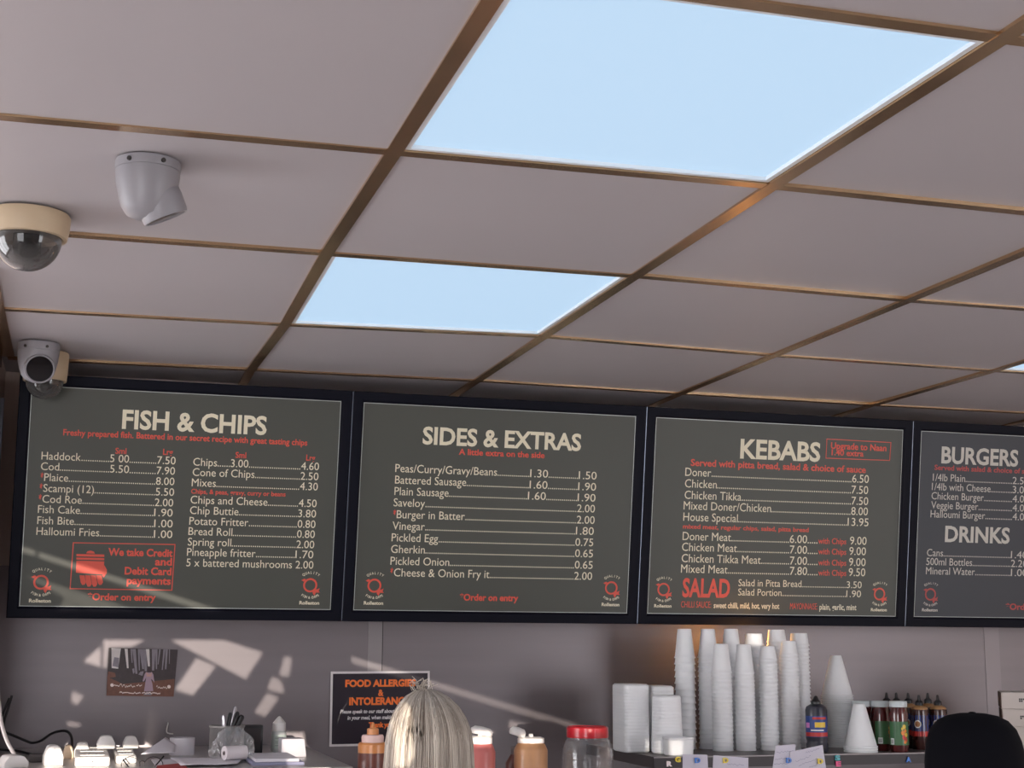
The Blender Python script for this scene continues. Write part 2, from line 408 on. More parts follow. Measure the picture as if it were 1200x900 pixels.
# ================================================================ MENU BOARDS
def board(k, label, pm):
    S = SURF[k]; w = BX[k + 1] - BX[k] - .003; h = BH
    root = empty('menu_board', S.p(w / 2, 0)); tag(root, label, 'menu board', 'menu boards in a row above the counter')
    inv = Matrix.Translation(-root.location)
    bm = NB()
    def loop(d, e): return [bm.verts.new(S.p(u, v, e)) for u, v in ((d, d), (w - d, d), (w - d, h - d), (d, h - d))]
    L = [loop(.001, -.036), loop(0, -.034), loop(0, -.002), loop(.002, 0), loop(.0235, 0), loop(.0285, -.006), loop(.0285, -.036)]
    for A, B in zip(L, L[1:]):
        for q in range(4): bm.faces.new((A[q], A[(q + 1) % 4], B[(q + 1) % 4], B[q]))
    bm.transform(inv); obj('frame', bm, M_frame, root)
    bm = NB()
    A = [S.p(u, v, -.008) for u, v in ((.027, .027), (w - .027, .027), (w - .027, h - .027), (.027, h - .027))]
    prism(bm, A, S.N * -.004); bm.transform(inv); obj('poster', bm, pm, root)
    bm = NB(); I = .0285
    S.outline(bm, [(I, I), (w - I, I), (w - I, h - I), (I, h - I)], .0018, h=-.0062); bm.transform(inv); obj('inner_lip', bm, M_lip, root)
    bm = NB(); prism(bm, [S.p(w + .0008, v, e) for v, e in ((.002, -.03), (h - .002, -.03), (h - .002, -.001), (.002, -.001))], S.U * .0013)
    bm.transform(inv); obj('edge_glint', bm, M_alu, root)  # pale strip added to stand for the glint along the side edge
    return root, inv
class Menu:
    def __init__(s, k, x0, y0, sc, root, inv):
        s.S, s.x0, s.y0, s.sc, s.root, s.inv = SURF[k], x0, y0, sc, root, inv
        s.red, s.cream = (M_red, M_cream) if k < 3 else (mat('shaded_red_print', (172, 68, 64), .5), mat('shaded_cream_print', (194, 190, 180), .5))  # lettering of the last board dimmed to carry its weaker light
        s.H = -.0068
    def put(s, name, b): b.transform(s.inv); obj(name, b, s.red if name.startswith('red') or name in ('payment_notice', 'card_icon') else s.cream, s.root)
    def L(s, x, y): return s.S.loc(s.x0 + x / s.sc, s.y0 + y / s.sc)
    def cap(s, x, y, c): return s.L(x, y - c)[1] - s.L(x, y)[1]
    def t(s, st, xl, yl, xr, yr, c, lay='menu_line', bold=.0, shear=0):
        ul, v0 = s.L(xl, yl); ur, v1 = s.L(xr, yr)
        b = NB(); s.S.text(b, st, ul, ur, (v0 + v1) / 2, s.cap(xl, yl, c), bold, shear, h=s.H); s.put(lay, b)
    def row(s, name, x, y, parts, c=26, k=.93, bold=.0, star=False):
        """parts: (text, left x, right x, baseline) in order; leaders fill the gaps"""
        u, v = s.L(x, y); cp = s.cap(x, y, c); w = s.S.nat(name, cp, bold, k)
        nx, pv = parts[-1][2], s.L(parts[-1][2], parts[-1][3])[1]
        vv = (v + pv) / 2
        bl = NB(); s.S.text(bl, name, u, u + w, vv, cp, bold, h=s.H)
        if star: b = NB(); s.S.text(b, '*', u - cp * .45, u - cp * .1, vv, cp, .02, h=s.H); s.put('red_star', b)
        e = u + w
        for st, xl, xr, yb, lay in parts:
            a, b = s.L(xl, yb)[0], s.L(xr, yb)[0]
            gap = a - e - cp * .12; n = int(gap / (cp * .262))
            if n > 1: s.S.text(bl, '.' * n, e + cp * .08, a - cp * .1, vv, cp, .002, h=s.H)
            bb = NB() if lay == Rr else bl
            s.S.text(bb, st, a, b, vv, cp * (.72 if lay == Rr else 1), .014 if lay == Rr else bold, h=s.H)
            if lay == Rr: s.put(Rr, bb)
            e = b
        s.put('menu_line', bl)
    def logo(s, x, y):
        u, v = s.L(x, y); bm = NB(); S = s.S; n = 28; R = .0185
        for q in range(n):
            a, b = 2 * math.pi * q / n, 2 * math.pi * (q + 1) / n
            S.flat(bm, [(u + R * math.cos(a), v + R * math.sin(a)), (u + R * math.cos(b), v + R * math.sin(b)),
                        (u + R * .74 * math.cos(b), v + R * .74 * math.sin(b)), (u + R * .74 * math.cos(a), v + R * .74 * math.sin(a))], s.H)
        # fish-tail stroke of the Q
        S.flat(bm, [(u + .006, v - .014), (u + .010, v - .010), (u + .0185, v - .0105), (u + .025, v - .007), (u + .0225, v - .015), (u + .0265, v - .0185), (u + .016, v - .0185), (u + .012, v - .027), (u + .008, v - .022)], s.H + .0002)
        S.flat(bm, [(u - .024, v + .013), (u - .016, v + .017), (u - .012, v + .015), (u - .017, v + .009)], s.H + .0001)
        bm.transform(s.inv); ring = obj('logo', bm, s.red, s.root)
        bm = NB()
        S.arc(bm, 'QUALITY', u + .001, v - .004, .034, math.radians(128), math.radians(52), .0062, True, s.H)
        S.arc(bm, 'FISH & CHIPS', u + .001, v + .006, .041, math.radians(234), math.radians(306), .0062, False, s.H)
        S.text(bm, 'Rolleston', u - .026, u + .026, v - .050, .0085, .03, h=s.H)
        bm.transform(s.inv); obj('logo_lettering', bm, s.cream, ring)
P, Rr = 'menu_line', 'red_line'
# --- board 1
r, inv = board(0, 'fish and chips menu board, leftmost, with red card payment box', M_poster)
m = Menu(0, 0, 430, 2.857, r, inv)
m.t('FISH & CHIPS', 408, 207, 893, 224, 60, 'heading', .028)
m.t('Freshy prepared fish. Battered in our secret recipe with great tasting chips', 211, 230, 1030, 262, 20, Rr, .022)
m.t('Sml', 386, 290, 423, 292, 19, Rr, .02); m.t('Lrg', 546, 293, 579, 296, 19, Rr, .02)
m.t('Sml', 789, 304, 825, 306, 19, Rr, .02); m.t('Lrg', 1026, 313, 1056, 315, 19, Rr, .02)
for nm, x, y, pr, xr, yr, mid, st in [('Haddock', 138, 311, '7.50', 588, 326, '5 00', 0), ('Cod', 136, 347, '7.90', 586, 360, '5.50', 0), ('Plaice', 147, 384, '8.00', 584, 395, 0, 1),
        ('Scampi (12)', 144, 420, '5.50', 583, 431, 0, 1), ('Cod Roe', 141, 456, '2.00', 580, 467, 0, 1), ('Fish Cake', 126, 491, '1.90', 578, 500, 0, 0), ('Fish Bite', 124, 527, '1.00', 578, 538, 0, 0), ('Halloumi Fries', 121, 563, '1.00', 577, 574, 0, 0)]:
    pt = ([(mid, 368, 432, (y + yr) / 2, P)] if mid else []) + [(pr, xr - 62, xr, yr, P)]
    m.row(nm, x, y, pt, star=st)
for nm, x, y, pr, xr, yr in [('Chips', 647, 333, '4.60', 1069, 344), ('Cone of Chips', 645, 367, '2.50', 1067, 378), ('Mixes', 642, 402, '4.30', 1065, 412), ('Chips and Cheese', 638, 460, '4.50', 1061, 468),
        ('Chip Buttie', 636, 495, '3.80', 1059, 503), ('Potato Fritter', 634, 530, '0.80', 1057, 539), ('Bread Roll', 631, 565, '0.80', 1055, 572), ('Spring roll', 629, 600, '2.00', 1053, 607),
        ('Pineapple fritter', 626, 635, '1.70', 1050, 640), ('5 x battered mushrooms', 624, 669, '2.00', 1050, 676)]:
    m.row(nm, x, y, ([('3.00', 773, 832, 337, P)] if nm == 'Chips' else []) + [(pr, xr - 60, xr, yr, P)])
m.t('Chips, & peas, gravy, curry or beans', 640, 424, 957, 434, 15, Rr, .02)
S = S0; b = NB()
S.outline(b, [m.L(233, 745), m.L(577, 750), m.L(588, 594), m.L(244, 588)], .0022, h=m.H)
for st, a, y1, c, y2 in [('We take Credit', 362, 632, 578, 636), ('and', 519, 664, 576, 666), ('Debit Card', 417, 695, 574, 698), ('payments', 424, 727, 572, 730)]:
    m.t(st, a, y1, c, y2, 24, Rr, .03)
m.t('*Order on entry', 293, 781, 521, 784, 22, Rr, .03)
m.put('payment_notice', b); b = NB()
S.flat(b, [m.L(*q) for q in [(254, 690), (347, 696), (349, 652), (256, 650)]], m.H)
S.flat(b, [m.L(*q) for q in [(256, 646), (349, 648), (349, 641), (256, 639)]], m.H)
S.flat(b, [m.L(*q) for q in [(256, 635), (349, 637), (349, 629), (256, 627)]], m.H)
S.flat(b, [m.L(*q) for q in [(288, 625), (318, 626), (314, 619), (303, 616), (293, 618)]], m.H)
for q in range(4):
    x = 268 + q * 19; y = 722 + (6 if q in (1, 2) else 0)
    S.flat(b, [m.L(*z) for z in [(x - 2, 698), (x + 15, 699), (x + 20, y), (x + 15, y + 8), (x + 7, y + 9), (x + 2, y)]], m.H)
S.flat(b, [m.L(*z) for z in [(349, 664), (358, 680), (357, 692), (347, 706), (342, 700), (347, 690)]], m.H)
m.put('card_icon', b)
m.logo(137, 722); m.logo(1040, 732)
# --- board 2
r, inv = board(1, 'sides and extras menu board, between the fish and the kebab boards', M_poster)
m = Menu(1, 400, 440, 3.0, r, inv)
m.t('SIDES & EXTRAS', 287, 242, 845, 262, 58, 'heading', .028)
m.t('A little extra on the side', 415, 279, 717, 290, 20, Rr, .025)
for nm, x, y, pr, xr, yr, mid, st in [('Peas/Curry/Gravy/Beans', 191, 341, '1.50', 900, 365, 666, 0), ('Battered Sausage', 190, 382, '1.90', 898, 404, 664, 0), ('Plain Sausage', 188, 422, '1.90', 896, 443, 658, 0),
        ('Saveloy', 185, 461, '2.00', 894, 482, 0, 0), ('Burger in Batter', 196, 503, '2.00', 893, 522, 0, 1), ('Vinegar', 181, 544, '1.80', 890, 560, 0, 0), ('Pickled Egg', 178, 585, '0.75', 888, 600, 0, 0),
        ('Gherkin', 176, 625, '0.65', 887, 640, 0, 0), ('Pickled Onion', 174, 667, '0.65', 886, 680, 0, 0), ('Cheese & Onion Fry it', 186, 707, '2.00', 884, 720, 0, 1)]:
    m.row(nm, x, y, ([('1.30' if y < 350 else '1.60', mid, mid + 63, (y + yr) / 2 + 4, P)] if mid else []) + [(pr, xr - 63, xr, yr, P)], c=28, k=.93, star=st)
m.t('*Order on entry', 418, 791, 624, 795, 22, Rr, .03)
m.logo(118, 740); m.logo(952, 748)
# --- board 3
r, inv = board(2, 'kebabs and salad menu board above the stacked white cups', M_poster)
m = Menu(2, 740, 460, 2.609, r, inv)
m.t('KEBABS', 335, 200, 580, 210, 56, 'heading', .028)
b = NB(); m.S.outline(b, [m.L(597, 202), m.L(794, 209), m.L(798, 152), m.L(600, 141)], .0022, h=m.H); m.put('red_box', b)
m.t('Upgrade to Naan', 613, 172, 783, 179, 19, Rr, .025); m.t('1.40 extra', 615, 191, 713, 196, 17, Rr, .025)
m.t('Served with pitta bread, salad & choice of sauce', 184, 223, 720, 247, 20, Rr, .025)
for nm, x, y, pr, xr, yr in [('Doner', 167, 256, '6.50', 729, 276), ('Chicken', 166, 290, '7.50', 727, 311), ('Chicken Tikka', 165, 326, '7.50', 727, 344), ('Mixed Doner/Chicken', 162, 358, '8.00', 726, 376), ('House Special', 161, 392, '13.95', 728, 410)]:
    m.row(nm, x, y, [(pr, xr - (64 if len(pr) > 4 else 51), xr, yr, P)], c=25, k=.9)
m.t('mixed meat, regular chips, salad, pitta bread', 160, 415, 545, 428, 13, Rr, .025)
for nm, x, y, mid, pr, xr, yr in [('Doner Meat', 159, 450, '6.00', '9.00', 722, 468), ('Chicken Meat', 157, 484, '7.00', '9.00', 720, 499), ('Chicken Tikka Meat', 156, 519, '7.00', '9.00', 719, 532), ('Mixed Meat', 154, 550, '7.80', '9.50', 718, 564)]:
    m.row(nm, x, y, [(mid, 487, 540, (y + yr) / 2 + 2, P), ('with Chips', 574, 660, yr, Rr), (pr, xr - 51, xr, yr, P)], c=25, k=.9)
m.t('SALAD', 158, 623, 303, 628, 54, Rr, .03)
m.row('Salad in Pitta Bread', 330, 592, [('3.50', 661, 707, 600, P)], c=21, k=.9); m.row('Salad Portion', 329, 620, [('1.90', 660, 705, 628, P)], c=21, k=.9)
m.t('CHILLI SAUCE:', 154, 657, 246, 660, 19, Rr, .0); m.t('sweet chilli, mild, hot, very hot', 254, 660, 455, 662, 17, P, .02)
m.t('MAYONNAISE:', 488, 663, 572, 665, 19, Rr, .0); m.t('plain, garlic, mint', 578, 664, 691, 667, 17, P, .02)
m.logo(101, 603); m.logo(762, 617)
# --- board 4
r, inv = board(3, 'darker burgers and drinks menu board cut off at the right edge', M_poster2)
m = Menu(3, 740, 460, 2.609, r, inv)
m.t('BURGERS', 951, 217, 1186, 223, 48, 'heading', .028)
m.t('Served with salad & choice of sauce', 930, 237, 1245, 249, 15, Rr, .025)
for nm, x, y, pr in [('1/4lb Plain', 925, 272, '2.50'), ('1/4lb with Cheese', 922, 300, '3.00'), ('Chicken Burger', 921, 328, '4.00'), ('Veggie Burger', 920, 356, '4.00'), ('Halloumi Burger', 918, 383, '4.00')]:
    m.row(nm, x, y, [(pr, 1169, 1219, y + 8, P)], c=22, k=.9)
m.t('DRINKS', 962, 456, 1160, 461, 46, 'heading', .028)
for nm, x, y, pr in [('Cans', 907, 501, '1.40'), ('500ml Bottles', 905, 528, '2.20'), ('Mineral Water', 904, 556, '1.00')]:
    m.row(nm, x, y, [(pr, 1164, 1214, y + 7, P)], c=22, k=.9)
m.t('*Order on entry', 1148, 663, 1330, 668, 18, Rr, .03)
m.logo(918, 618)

# ================================================================ CCTV CAMERAS
def aim(n):
    return Vector(n).normalized().to_track_quat('Z', 'Y').to_matrix().to_4x4()
M_cam = mat('grey_white_camera_plastic', (138, 136, 141), .4, var=.02)
def turret(loc, n, R, label, drop, off, pad=0):
    root = empty('turret_camera', (loc[0], loc[1], Z_C - pad)); tag(root, label, 'security camera', 'security cameras on the ceiling')
    bm = NB(); lathe(bm, [(0, pad), (R, pad), (R * 1.01, -.006), (R * .99, -.014), (0, -.014)], 40); obj('base_ring', bm, M_cam, root, 'auto')
    bm = NB(); lathe(bm, [(R * .985, -.0145), (R * .985, -.02), (R * .95, -.036), (R * .86, -.056), (R * .76, -.070), (R * .60, -.081), (R * .3, -.087), (0, -.088)], 40)
    obj('shroud', bm, M_cam, root, True)
    A = Matrix.Translation(Vector(off)) @ aim(n)
    bm = NB(); r = R * .74
    lathe(bm, [(0, -r * .8), (r * .6, -r * .6), (r * .98, -r * .1), (r, r * .15), (r * .97, drop), (r * .93, drop + .004), (r * .86, drop + .004), (r * .84, drop + .001), (0, drop + .001)], 36, M=A)
    eye = obj('eyeball', bm, M_cam, root, 'auto')
    bm = NB(); lathe(bm, [(0, drop + .0012), (r * .83, drop + .0012), (r * .83, drop + .0028), (0, drop + .0035)], 36, M=A); obj('lens', bm, M_lens, eye, 'auto')
    for a in (.9, -1.15, -2.2):
        bm = NB(); lathe(bm, [(0, 0), (.0035, 0), (.0035, .003), (0, .003)], 12, M=Matrix.Rotation(a, 4, 'Z') @ Matrix.Translation((R * .985, 0, -.008)) @ Matrix.Rotation(math.pi / 2, 4, 'Y'))
        obj('screw', bm, M_screw, root, 'auto')
    return root
turret((.066, 2.165), (.42, .12, -.9), .0475, 'white turret camera with its lens tilted down to the right, alone on a ceiling tile', .029, (.016, .0, -.052))
turret((-.121, 3.622), (.10, -.93, -.30), .0485, 'white turret camera with its black lens facing out, in the far left ceiling corner', .024, (.004, -.016, -.054), .005)
def dome(loc, R, rh, label, tint):
    root = empty('dome_camera', (loc[0], loc[1], Z_C)); tag(root, label, 'security camera', 'security cameras on the ceiling')
    bm = NB(); lathe(bm, [(0, 0), (R * .97, 0), (R, -.004), (R * .985, -rh * .6), (R * .94, -rh), (R * .84, -rh - .001), (R * .82, -rh + .006), (0, -rh + .006)], 48); obj('base_ring', bm, M_beige, root, 'auto')
    bm = NB(); q = R * .82; pr = [(q * math.cos(t * math.pi / 20), -rh - .0005 - q * 1.0 * math.sin(t * math.pi / 20)) for t in range(11)]
    pr[-1] = (0, pr[-1][1]); lathe(bm, pr, 40); obj('dome_bubble', bm, M_bubble, root, True)
    bm = NB(); box(bm, -q * .4, q * .4, -q * .35, q * .35, -rh - q * .45, -rh + .004, bev=.004)
    lathe(bm, [(0, 0), (q * .28, 0), (q * .28, q * .3), (q * .2, q * .36), (0, q * .36)], 20, M=Matrix.Translation((0, -.2 * q, -rh - q * .3)) @ aim((.3, -.6, -.7)))
    obj('camera_module', bm, M_dark, root, 'auto')
dome((-.112, 2.50), .0675, .040, 'beige dome camera with a dark glass bubble, cut by the left picture edge', None)
dome((-.106, 3.731), .0545, .070, 'beige dome camera half hidden behind a small turret camera in the corner', None)

# ================================================================ SHELVES AND WORKTOP
Z_S = CZ - .27                  # steel gantry shelf with the cups
Z_L = CZ - .262                 # shelf on the left
Z_W = CZ - .42                  # worktop in between
root = empty('steel_shelf', (2.2, 3.75, Z_S)); tag(root, 'stainless steel shelf carrying the white cups, paper notes on its front edge', 'shelf')
bm = NB(); box(bm, 1.405 - 2.2, 3.6 - 2.2, 3.546 - 3.75, Y_W - 3.75, -.003, 0); box(bm, 1.405 - 2.2, 1.408 - 2.2, 3.549 - 3.75, Y_W - 3.75, -.028, -.003)
obj('shelf_plate', bm, M_shelf, root)
bm = NB(); box(bm, 1.405 - 2.2, 3.6 - 2.2, 3.546 - 3.75, 3.549 - 3.75, -.028, -.0031); obj('front_edge', bm, mat('dark_grey_edge', (62, 58, 60), .55, metal=.3, var=.1, scale=8), root)
for x in (1.55, 2.6, 3.4):
    bm = NB(); box(bm, x - 2.2, x - 2.165, -.15, -.115, Z_W - Z_S, -.0035, bev=.002); obj('post', bm, M_steel2, root)
bm = NB(); tube(bm, [(1.395 - 2.2, .10, -.02), (1.395 - 2.2, .10, .02), (1.395 - 2.2, .14, .02)], .0025); obj('bracket', bm, M_steel2, root)
root = empty('steel_shelf', (.2, 3.6, Z_L)); tag(root, 'cluttered steel shelf at the left with plugs, papers and a pen pot', 'shelf')
bm = NB(); box(bm, X_L - .2, .60 - .2, 3.30 - 3.6, Y_W - 3.6, -.003, 0); box(bm, X_L - .2, .60 - .2, 3.30 - 3.6, 3.303 - 3.6, -.03, -.003); obj('shelf_plate', bm, M_steel2, root)
for x in (-.1, .5):
    bm = NB(); box(bm, x - .2, x - .165, -.1, -.065, Z_W - Z_L, -.0035, bev=.002); obj('post', bm, M_steel2, root)
root = empty('worktop_counter', (1.7, 3.6, 0)); tag(root, 'long steel back counter under the shelves, sauce bottles on top', 'counter')
bm = NB(); box(bm, X_L + .003 - 1.7, 3.7 - 1.7, 3.28 - 3.6, Y_W - .003 - 3.6, Z_W - .04, Z_W, bev=.003); obj('worktop', bm, M_steel2, root)
bm = NB(); box(bm, X_L + .01 - 1.7, 3.69 - 1.7, 3.32 - 3.6, Y_W - .003 - 3.6, .1, Z_W - .04); box(bm, X_L + .05 - 1.7, 3.66 - 1.7, 3.38 - 3.6, Y_W - .003 - 3.6, 0, .1); obj('carcass', bm, M_steel2, root)

# ================================================================ CUPS
def cup_mesh(rb, rr, h, wall=.0005):
    bm = NB()   # upside down: open rim at z=0, closed base at z=h
    lathe(bm, [(rr - wall, 0), (rr + .0008, 0), (rr + .0010, .0015), (rr + .0008, .0038), (rr - .0006, .0048), (rr - .0006 - (rr - rb) * .2, h * .22), (rb + .0004, h - .003), (rb, h - .0008), (rb - .002, h), (0, h),
               ], 28)
    lathe(bm, [(0, h - .0035), (rb - .0002, h - .0035), (rr - wall, 0)], 28)
    bmesh.ops.remove_doubles(bm, verts=bm.verts[:], dist=1e-5)
    bmesh.ops.recalc_face_normals(bm, faces=bm.faces[:])
    me = bpy.data.meshes.new('foam_cup'); bm.to_mesh(me); bm.free()
    for p in me.polygons: p.use_smooth = True
    me.materials.append(M_foam); me.set_sharp_from_angle(angle=math.radians(50)); return me
CUP_A = cup_mesh(.0187, .0282, .079); CUP_B = cup_mesh(.0225, .0272, .036); CUP_C = cup_mesh(.0182, .0272, .078); CUP_D = cup_mesh(.0188, .0252, .040)
YBk, YFr = 3.800, 3.716
stacks = [(802, 737, YBk, CUP_A, .079, .0168, 'first back stack from the left'), (829.3, 737, YBk, CUP_A, .079, .0125, 'second back stack from the left'),
          (856.6, 737, YBk, CUP_A, .079, .0125, 'third back stack from the left'), (883.4, 742.5, YBk, CUP_B, .036, .0105, 'fourth back stack, the one with the sunlit top'),
          (909.8, 738, YBk, CUP_B, .036, .0105, 'fifth back stack, right of the sunlit one'), (936.2, 742, YBk, CUP_B, .036, .0105, 'sixth back stack, nearest the black squeeze bottle'),
          (845, 754.5, YFr, CUP_C, .078, .0105, 'leftmost front stack'), (871.5, 755, YFr, CUP_C, .078, .0105, 'second front stack from the left'),
          (899.6, 757, YFr, CUP_D, .040, .0105, 'third front stack from the left'), (924.2, 751, YFr, CUP_D, .040, .0100, 'rightmost front stack, the tallest in front')]
for px, py, y, me, h, pitch, nm in stacks:
    T = on_y(px, py, y); H = T.z - Z_S; n = round((H - h) / pitch); pitch = (H - h) / n
    for k in range(n + 1):
        o = bpy.data.objects.new('foam_cup', me); COL.objects.link(o)
        o.location = (T.x + random.uniform(-.0001, .0001), y + random.uniform(-.0001, .0001), Z_S + .0002 + k * pitch); o.rotation_euler.z = random.uniform(0, 6)
        if k == n: tag(o, 'white foam cup topmost of the %s' % nm, 'cup', 'stacked white foam cups')
        else: tag(o, 'white foam cup nested in the %s' % nm, 'cup', 'foam cups in the ' + nm.split(',')[0])
# warm lamp under the board, behind the sunlit stack
LP = on_y(884, 748, 3.862); root = empty('bulb_lamp', (LP.x, 3.862, Z_S)); tag(root, 'small warm glowing bulb on a stem behind the back cup stacks', 'lamp'); H = LP.z - Z_S
bm = NB(); lathe(bm, [(0, 0), (.022, 0), (.022, .008), (.006, .012), (.006, H - .03), (.010, H - .028), (.010, H - .014), (0, H - .014)], 20); obj('stem', bm, M_alu, root, 'auto')
bm = NB(); lathe(bm, [(0, H - .0135), (.007, H - .013), (.012, H - .004), (.012, H + .004), (.007, H + .011), (0, H + .013)], 20); obj('bulb', bm, emit('warm_bulb', (255, 176, 84), 90), root, True)
# cones
bm = NB(); rr, rt, hc = .0445, .0145, .113
lathe(bm, [(rr - .0012, 0), (rr, 0), (rr, .0035), (rr - .0022, .0045), (rt + .001, hc - .002), (rt - .001, hc), (0, hc), (0, hc - .0015), (rt + .0004, hc - .002), (rr - .0024, .002)], 36)
lathe(bm, [(rr - .0024, .002), (rr - .0012, 0)], 36); bmesh.ops.remove_doubles(bm, verts=bm.verts[:], dist=1e-5)
bmesh.ops.recalc_face_normals(bm, faces=bm.faces[:]); CONE = bpy.data.meshes.new('cone_cup'); bm.to_mesh(CONE); bm.free()
for p in CONE.polygons: p.use_smooth = True
CONE.materials.append(M_foam); CONE.set_sharp_from_angle(angle=math.radians(50))
T = on_y(979.5, 768, 3.80); H = T.z - Z_S; n = 24; pc = (H - hc) / n
for k in range(n + 1):
    o = bpy.data.objects.new('cone_cup', CONE); COL.objects.link(o); o.location = (T.x, 3.80, Z_S + .0002 + k * pc); o.rotation_euler.z = random.uniform(0, 6)
    if k == n: tag(o, 'white cone cup topmost of the tall stack of cones', 'cup', 'white cone cups')
    else: tag(o, 'white cone cup nested in the tall stack behind the sauce bottle', 'cup', 'nested cone cups in the tall stack')
T = on_y(1007, 829, 3.60)
for k in range(3):
    o = bpy.data.objects.new('cone_cup', CONE); COL.objects.link(o); o.location = (T.x, 3.600, Z_S + .0002 + k * .006)
    tag(o, ['white cone cup lowest of the short stack beside the jars', 'white cone cup in the middle of the short stack beside the jars', 'white cone cup topmost of the short stack beside the jars'][k], 'cup', 'cone cups in the short stack')
# sleeves of trays
def sleeve(px0, px1, ptop, y, dy, label, power, taper=0, lean=0):
    A, B = on_y(px0, ptop, y), on_y(px1, ptop, y); w = (B.x - A.x) / 2; H = A.z - Z_S
    prof = [(w * (1 + taper) - .004, 0), (w * (1 + taper), .004)]; n = int(H / .008)
    for k in range(1, n):
        z = H * k / n; q = w * (1 + taper * (1 - k / n)); prof += [(q, z - .0004), (q - .00018, z), (q, z + .0004)]
    prof += [(w, H - .005), (w - .004, H), (0, H)]
    bm = NB(); lathe(bm, [(0, 0)] + prof, 48, power=power, sy=dy / w)
    o = obj('tray_sleeve', bm, M_foam, None, True, ((A.x + B.x) / 2 + lean, y + dy, Z_S + .0006)); tag(o, label, 'foam trays', 'sleeves of white foam trays')
    return o
sleeve(733, 762, 802, 3.68, .055, 'tallest straight stack of white foam trays at the left end of the shelf', 9)
sleeve(764, 791, 804, 3.72, .05, 'stack of white foam trays between the tall one and the round one', 9)
sleeve(772.5, 802, 815.5, 3.61, .036, 'round tapering sleeve of white tubs at the left end of the shelf', 2.6, .10)
bm = NB(); lathe(bm, [(0, 0), (.030, 0), (.034, .003), (.0355, .04), (.0375, .042), (.0375, .046), (.0345, .046), (.033, .042), (.031, .006), (0, .006)], 40, power=5, sy=.75)
P0 = on_z(787, 884, Z_S); o = obj('foam_tub', bm, M_foam, None, 'auto', (P0.x, 3.576, Z_S)); tag(o, 'small white square foam tub standing at the front edge of the shelf', 'tub')

# ================================================================ BOTTLES AND JARS ON THE RIGHT
def label_patch(bm, r, z0, z1, a0, a1, n=10, mi=0):
    A = [bm.verts.new((r * math.cos(a0 + (a1 - a0) * k / n), r * math.sin(a0 + (a1 - a0) * k / n), z0)) for k in range(n + 1)]
    B = [bm.verts.new((v.co.x, v.co.y, z1)) for v in A]
    for k in range(n): bm.faces.new((A[k], A[k + 1], B[k + 1], B[k])).material_index = mi
def rad(d): return math.radians(d)
M_sauce = mat('dark_brown_sauce', (58, 26, 22), .25, coat=.4, var=.1)
M_blue = mat('blue_label', (34, 62, 132), .4); M_lred = mat('red_label', (186, 44, 40), .4); M_yel = mat('yellow_label', (222, 186, 60), .4)
M_green = mat('green_label', (60, 104, 66), .4, var=.1); M_orange = mat('orange_print', (222, 128, 40), .4); M_wlab = mat('white_label', (220, 222, 220), .5)
M_navyb = mat('dark_navy_plastic', (36, 38, 52), .35, coat=.3); M_shoulder = mat('lit_bottle_shoulder', (168, 126, 84), .3)  # shoulder beige stands for warm light falling on the bottles
M_tan = mat('tan_food_print', (166, 112, 66), .5, var=.2, scale=80)
M_jarglass = mat('red_pepper_jar', (78, 26, 26), .12, coat=.8, var=.35, scale=40)
M_jarlid = mat('white_jar_lid', (196, 204, 206), .4)
def sq_bottle(loc, R, H, label, grp):
    root = empty('sauce_bottle', loc, -.5); tag(root, label, 'sauce bottle', grp); hb = H * .80
    bm = NB(); lathe(bm, [(0, 0), (R * .94, 0), (R, .003), (R, hb * .86), (R * .96, hb * .91), (0, hb * .91)], 32); bd = obj('body', bm, M_sauce, root, 'auto')
    bm = NB(); lathe(bm, [(R * .96, hb * .912), (R * .9, hb * .95), (R * .45, hb), (0, hb)], 32); obj('shoulder', bm, M_shoulder, root, True)
    bm = NB(); lathe(bm, [(R * .46, hb + .0003), (R * .46, hb + .009), (R * .40, hb + .011), (R * .22, hb + .014), (R * .13, H - .002), (0, H)], 24); obj('cap', bm, M_dark, root, 'auto')
    bm = NB(); label_patch(bm, R * 1.004, hb * .42, hb * .78, rad(190), rad(350)); lb = obj('label', bm, M_blue, bd)
    bm = NB(); label_patch(bm, R * 1.006, hb * .30, hb * .415, rad(190), rad(350)); obj('label_band', bm, M_lred, lb)
    bm = NB()
    for k in range(14):
        a0, a1 = 2 * math.pi * k / 14, 2 * math.pi * (k + 1) / 14
        def q(a, s, z=0): return Vector((R * 1.01 * math.cos(rad(-108) + s * math.cos(a)), R * 1.01 * math.sin(rad(-108) + s * math.cos(a)), hb * .58 + s * R * math.sin(a) * 1.1))
        f = poly(bm, [q(a0, .42), q(a1, .42), q(a1, .30), q(a0, .30)], 1)
        f = poly(bm, [q(a0, .30), q(a1, .30), Vector((R * 1.012 * math.cos(rad(-108)), R * 1.012 * math.sin(rad(-108)), hb * .58))], 0)
    obj('plate_picture', bm, [M_tan, M_wlab], lb)
    return root
def at_s(px, py, z): p = on_z(px, py, z); return (p.x, p.y, z)
Rb = .0235
for k, (px, y, nm) in enumerate([(1079, 3.655, 'left one of the front pair of dark sauce bottles with blue labels'), (1101, 3.655, 'right one of the front pair of dark sauce bottles, beside the black cap'),
                 (1066.5, 3.708, 'dark sauce bottle behind the left front one, its cap showing above'), (1089.5, 3.71, 'dark sauce bottle behind the gap of the front pair'),
                 (1052.5, 3.764, 'dark sauce bottle with black cap behind the white jar lids'), (1041, 3.825, 'dark sauce bottle furthest back and left behind the jar lids')]):
    p = on_y(px, 870, y); top = on_y(px, 814 if k in (0, 1) else 811.5, y)
    sq_bottle((p.x, y, Z_S + .0003), Rb, top.z - Z_S, nm, 'dark sauce bottles with blue labels')
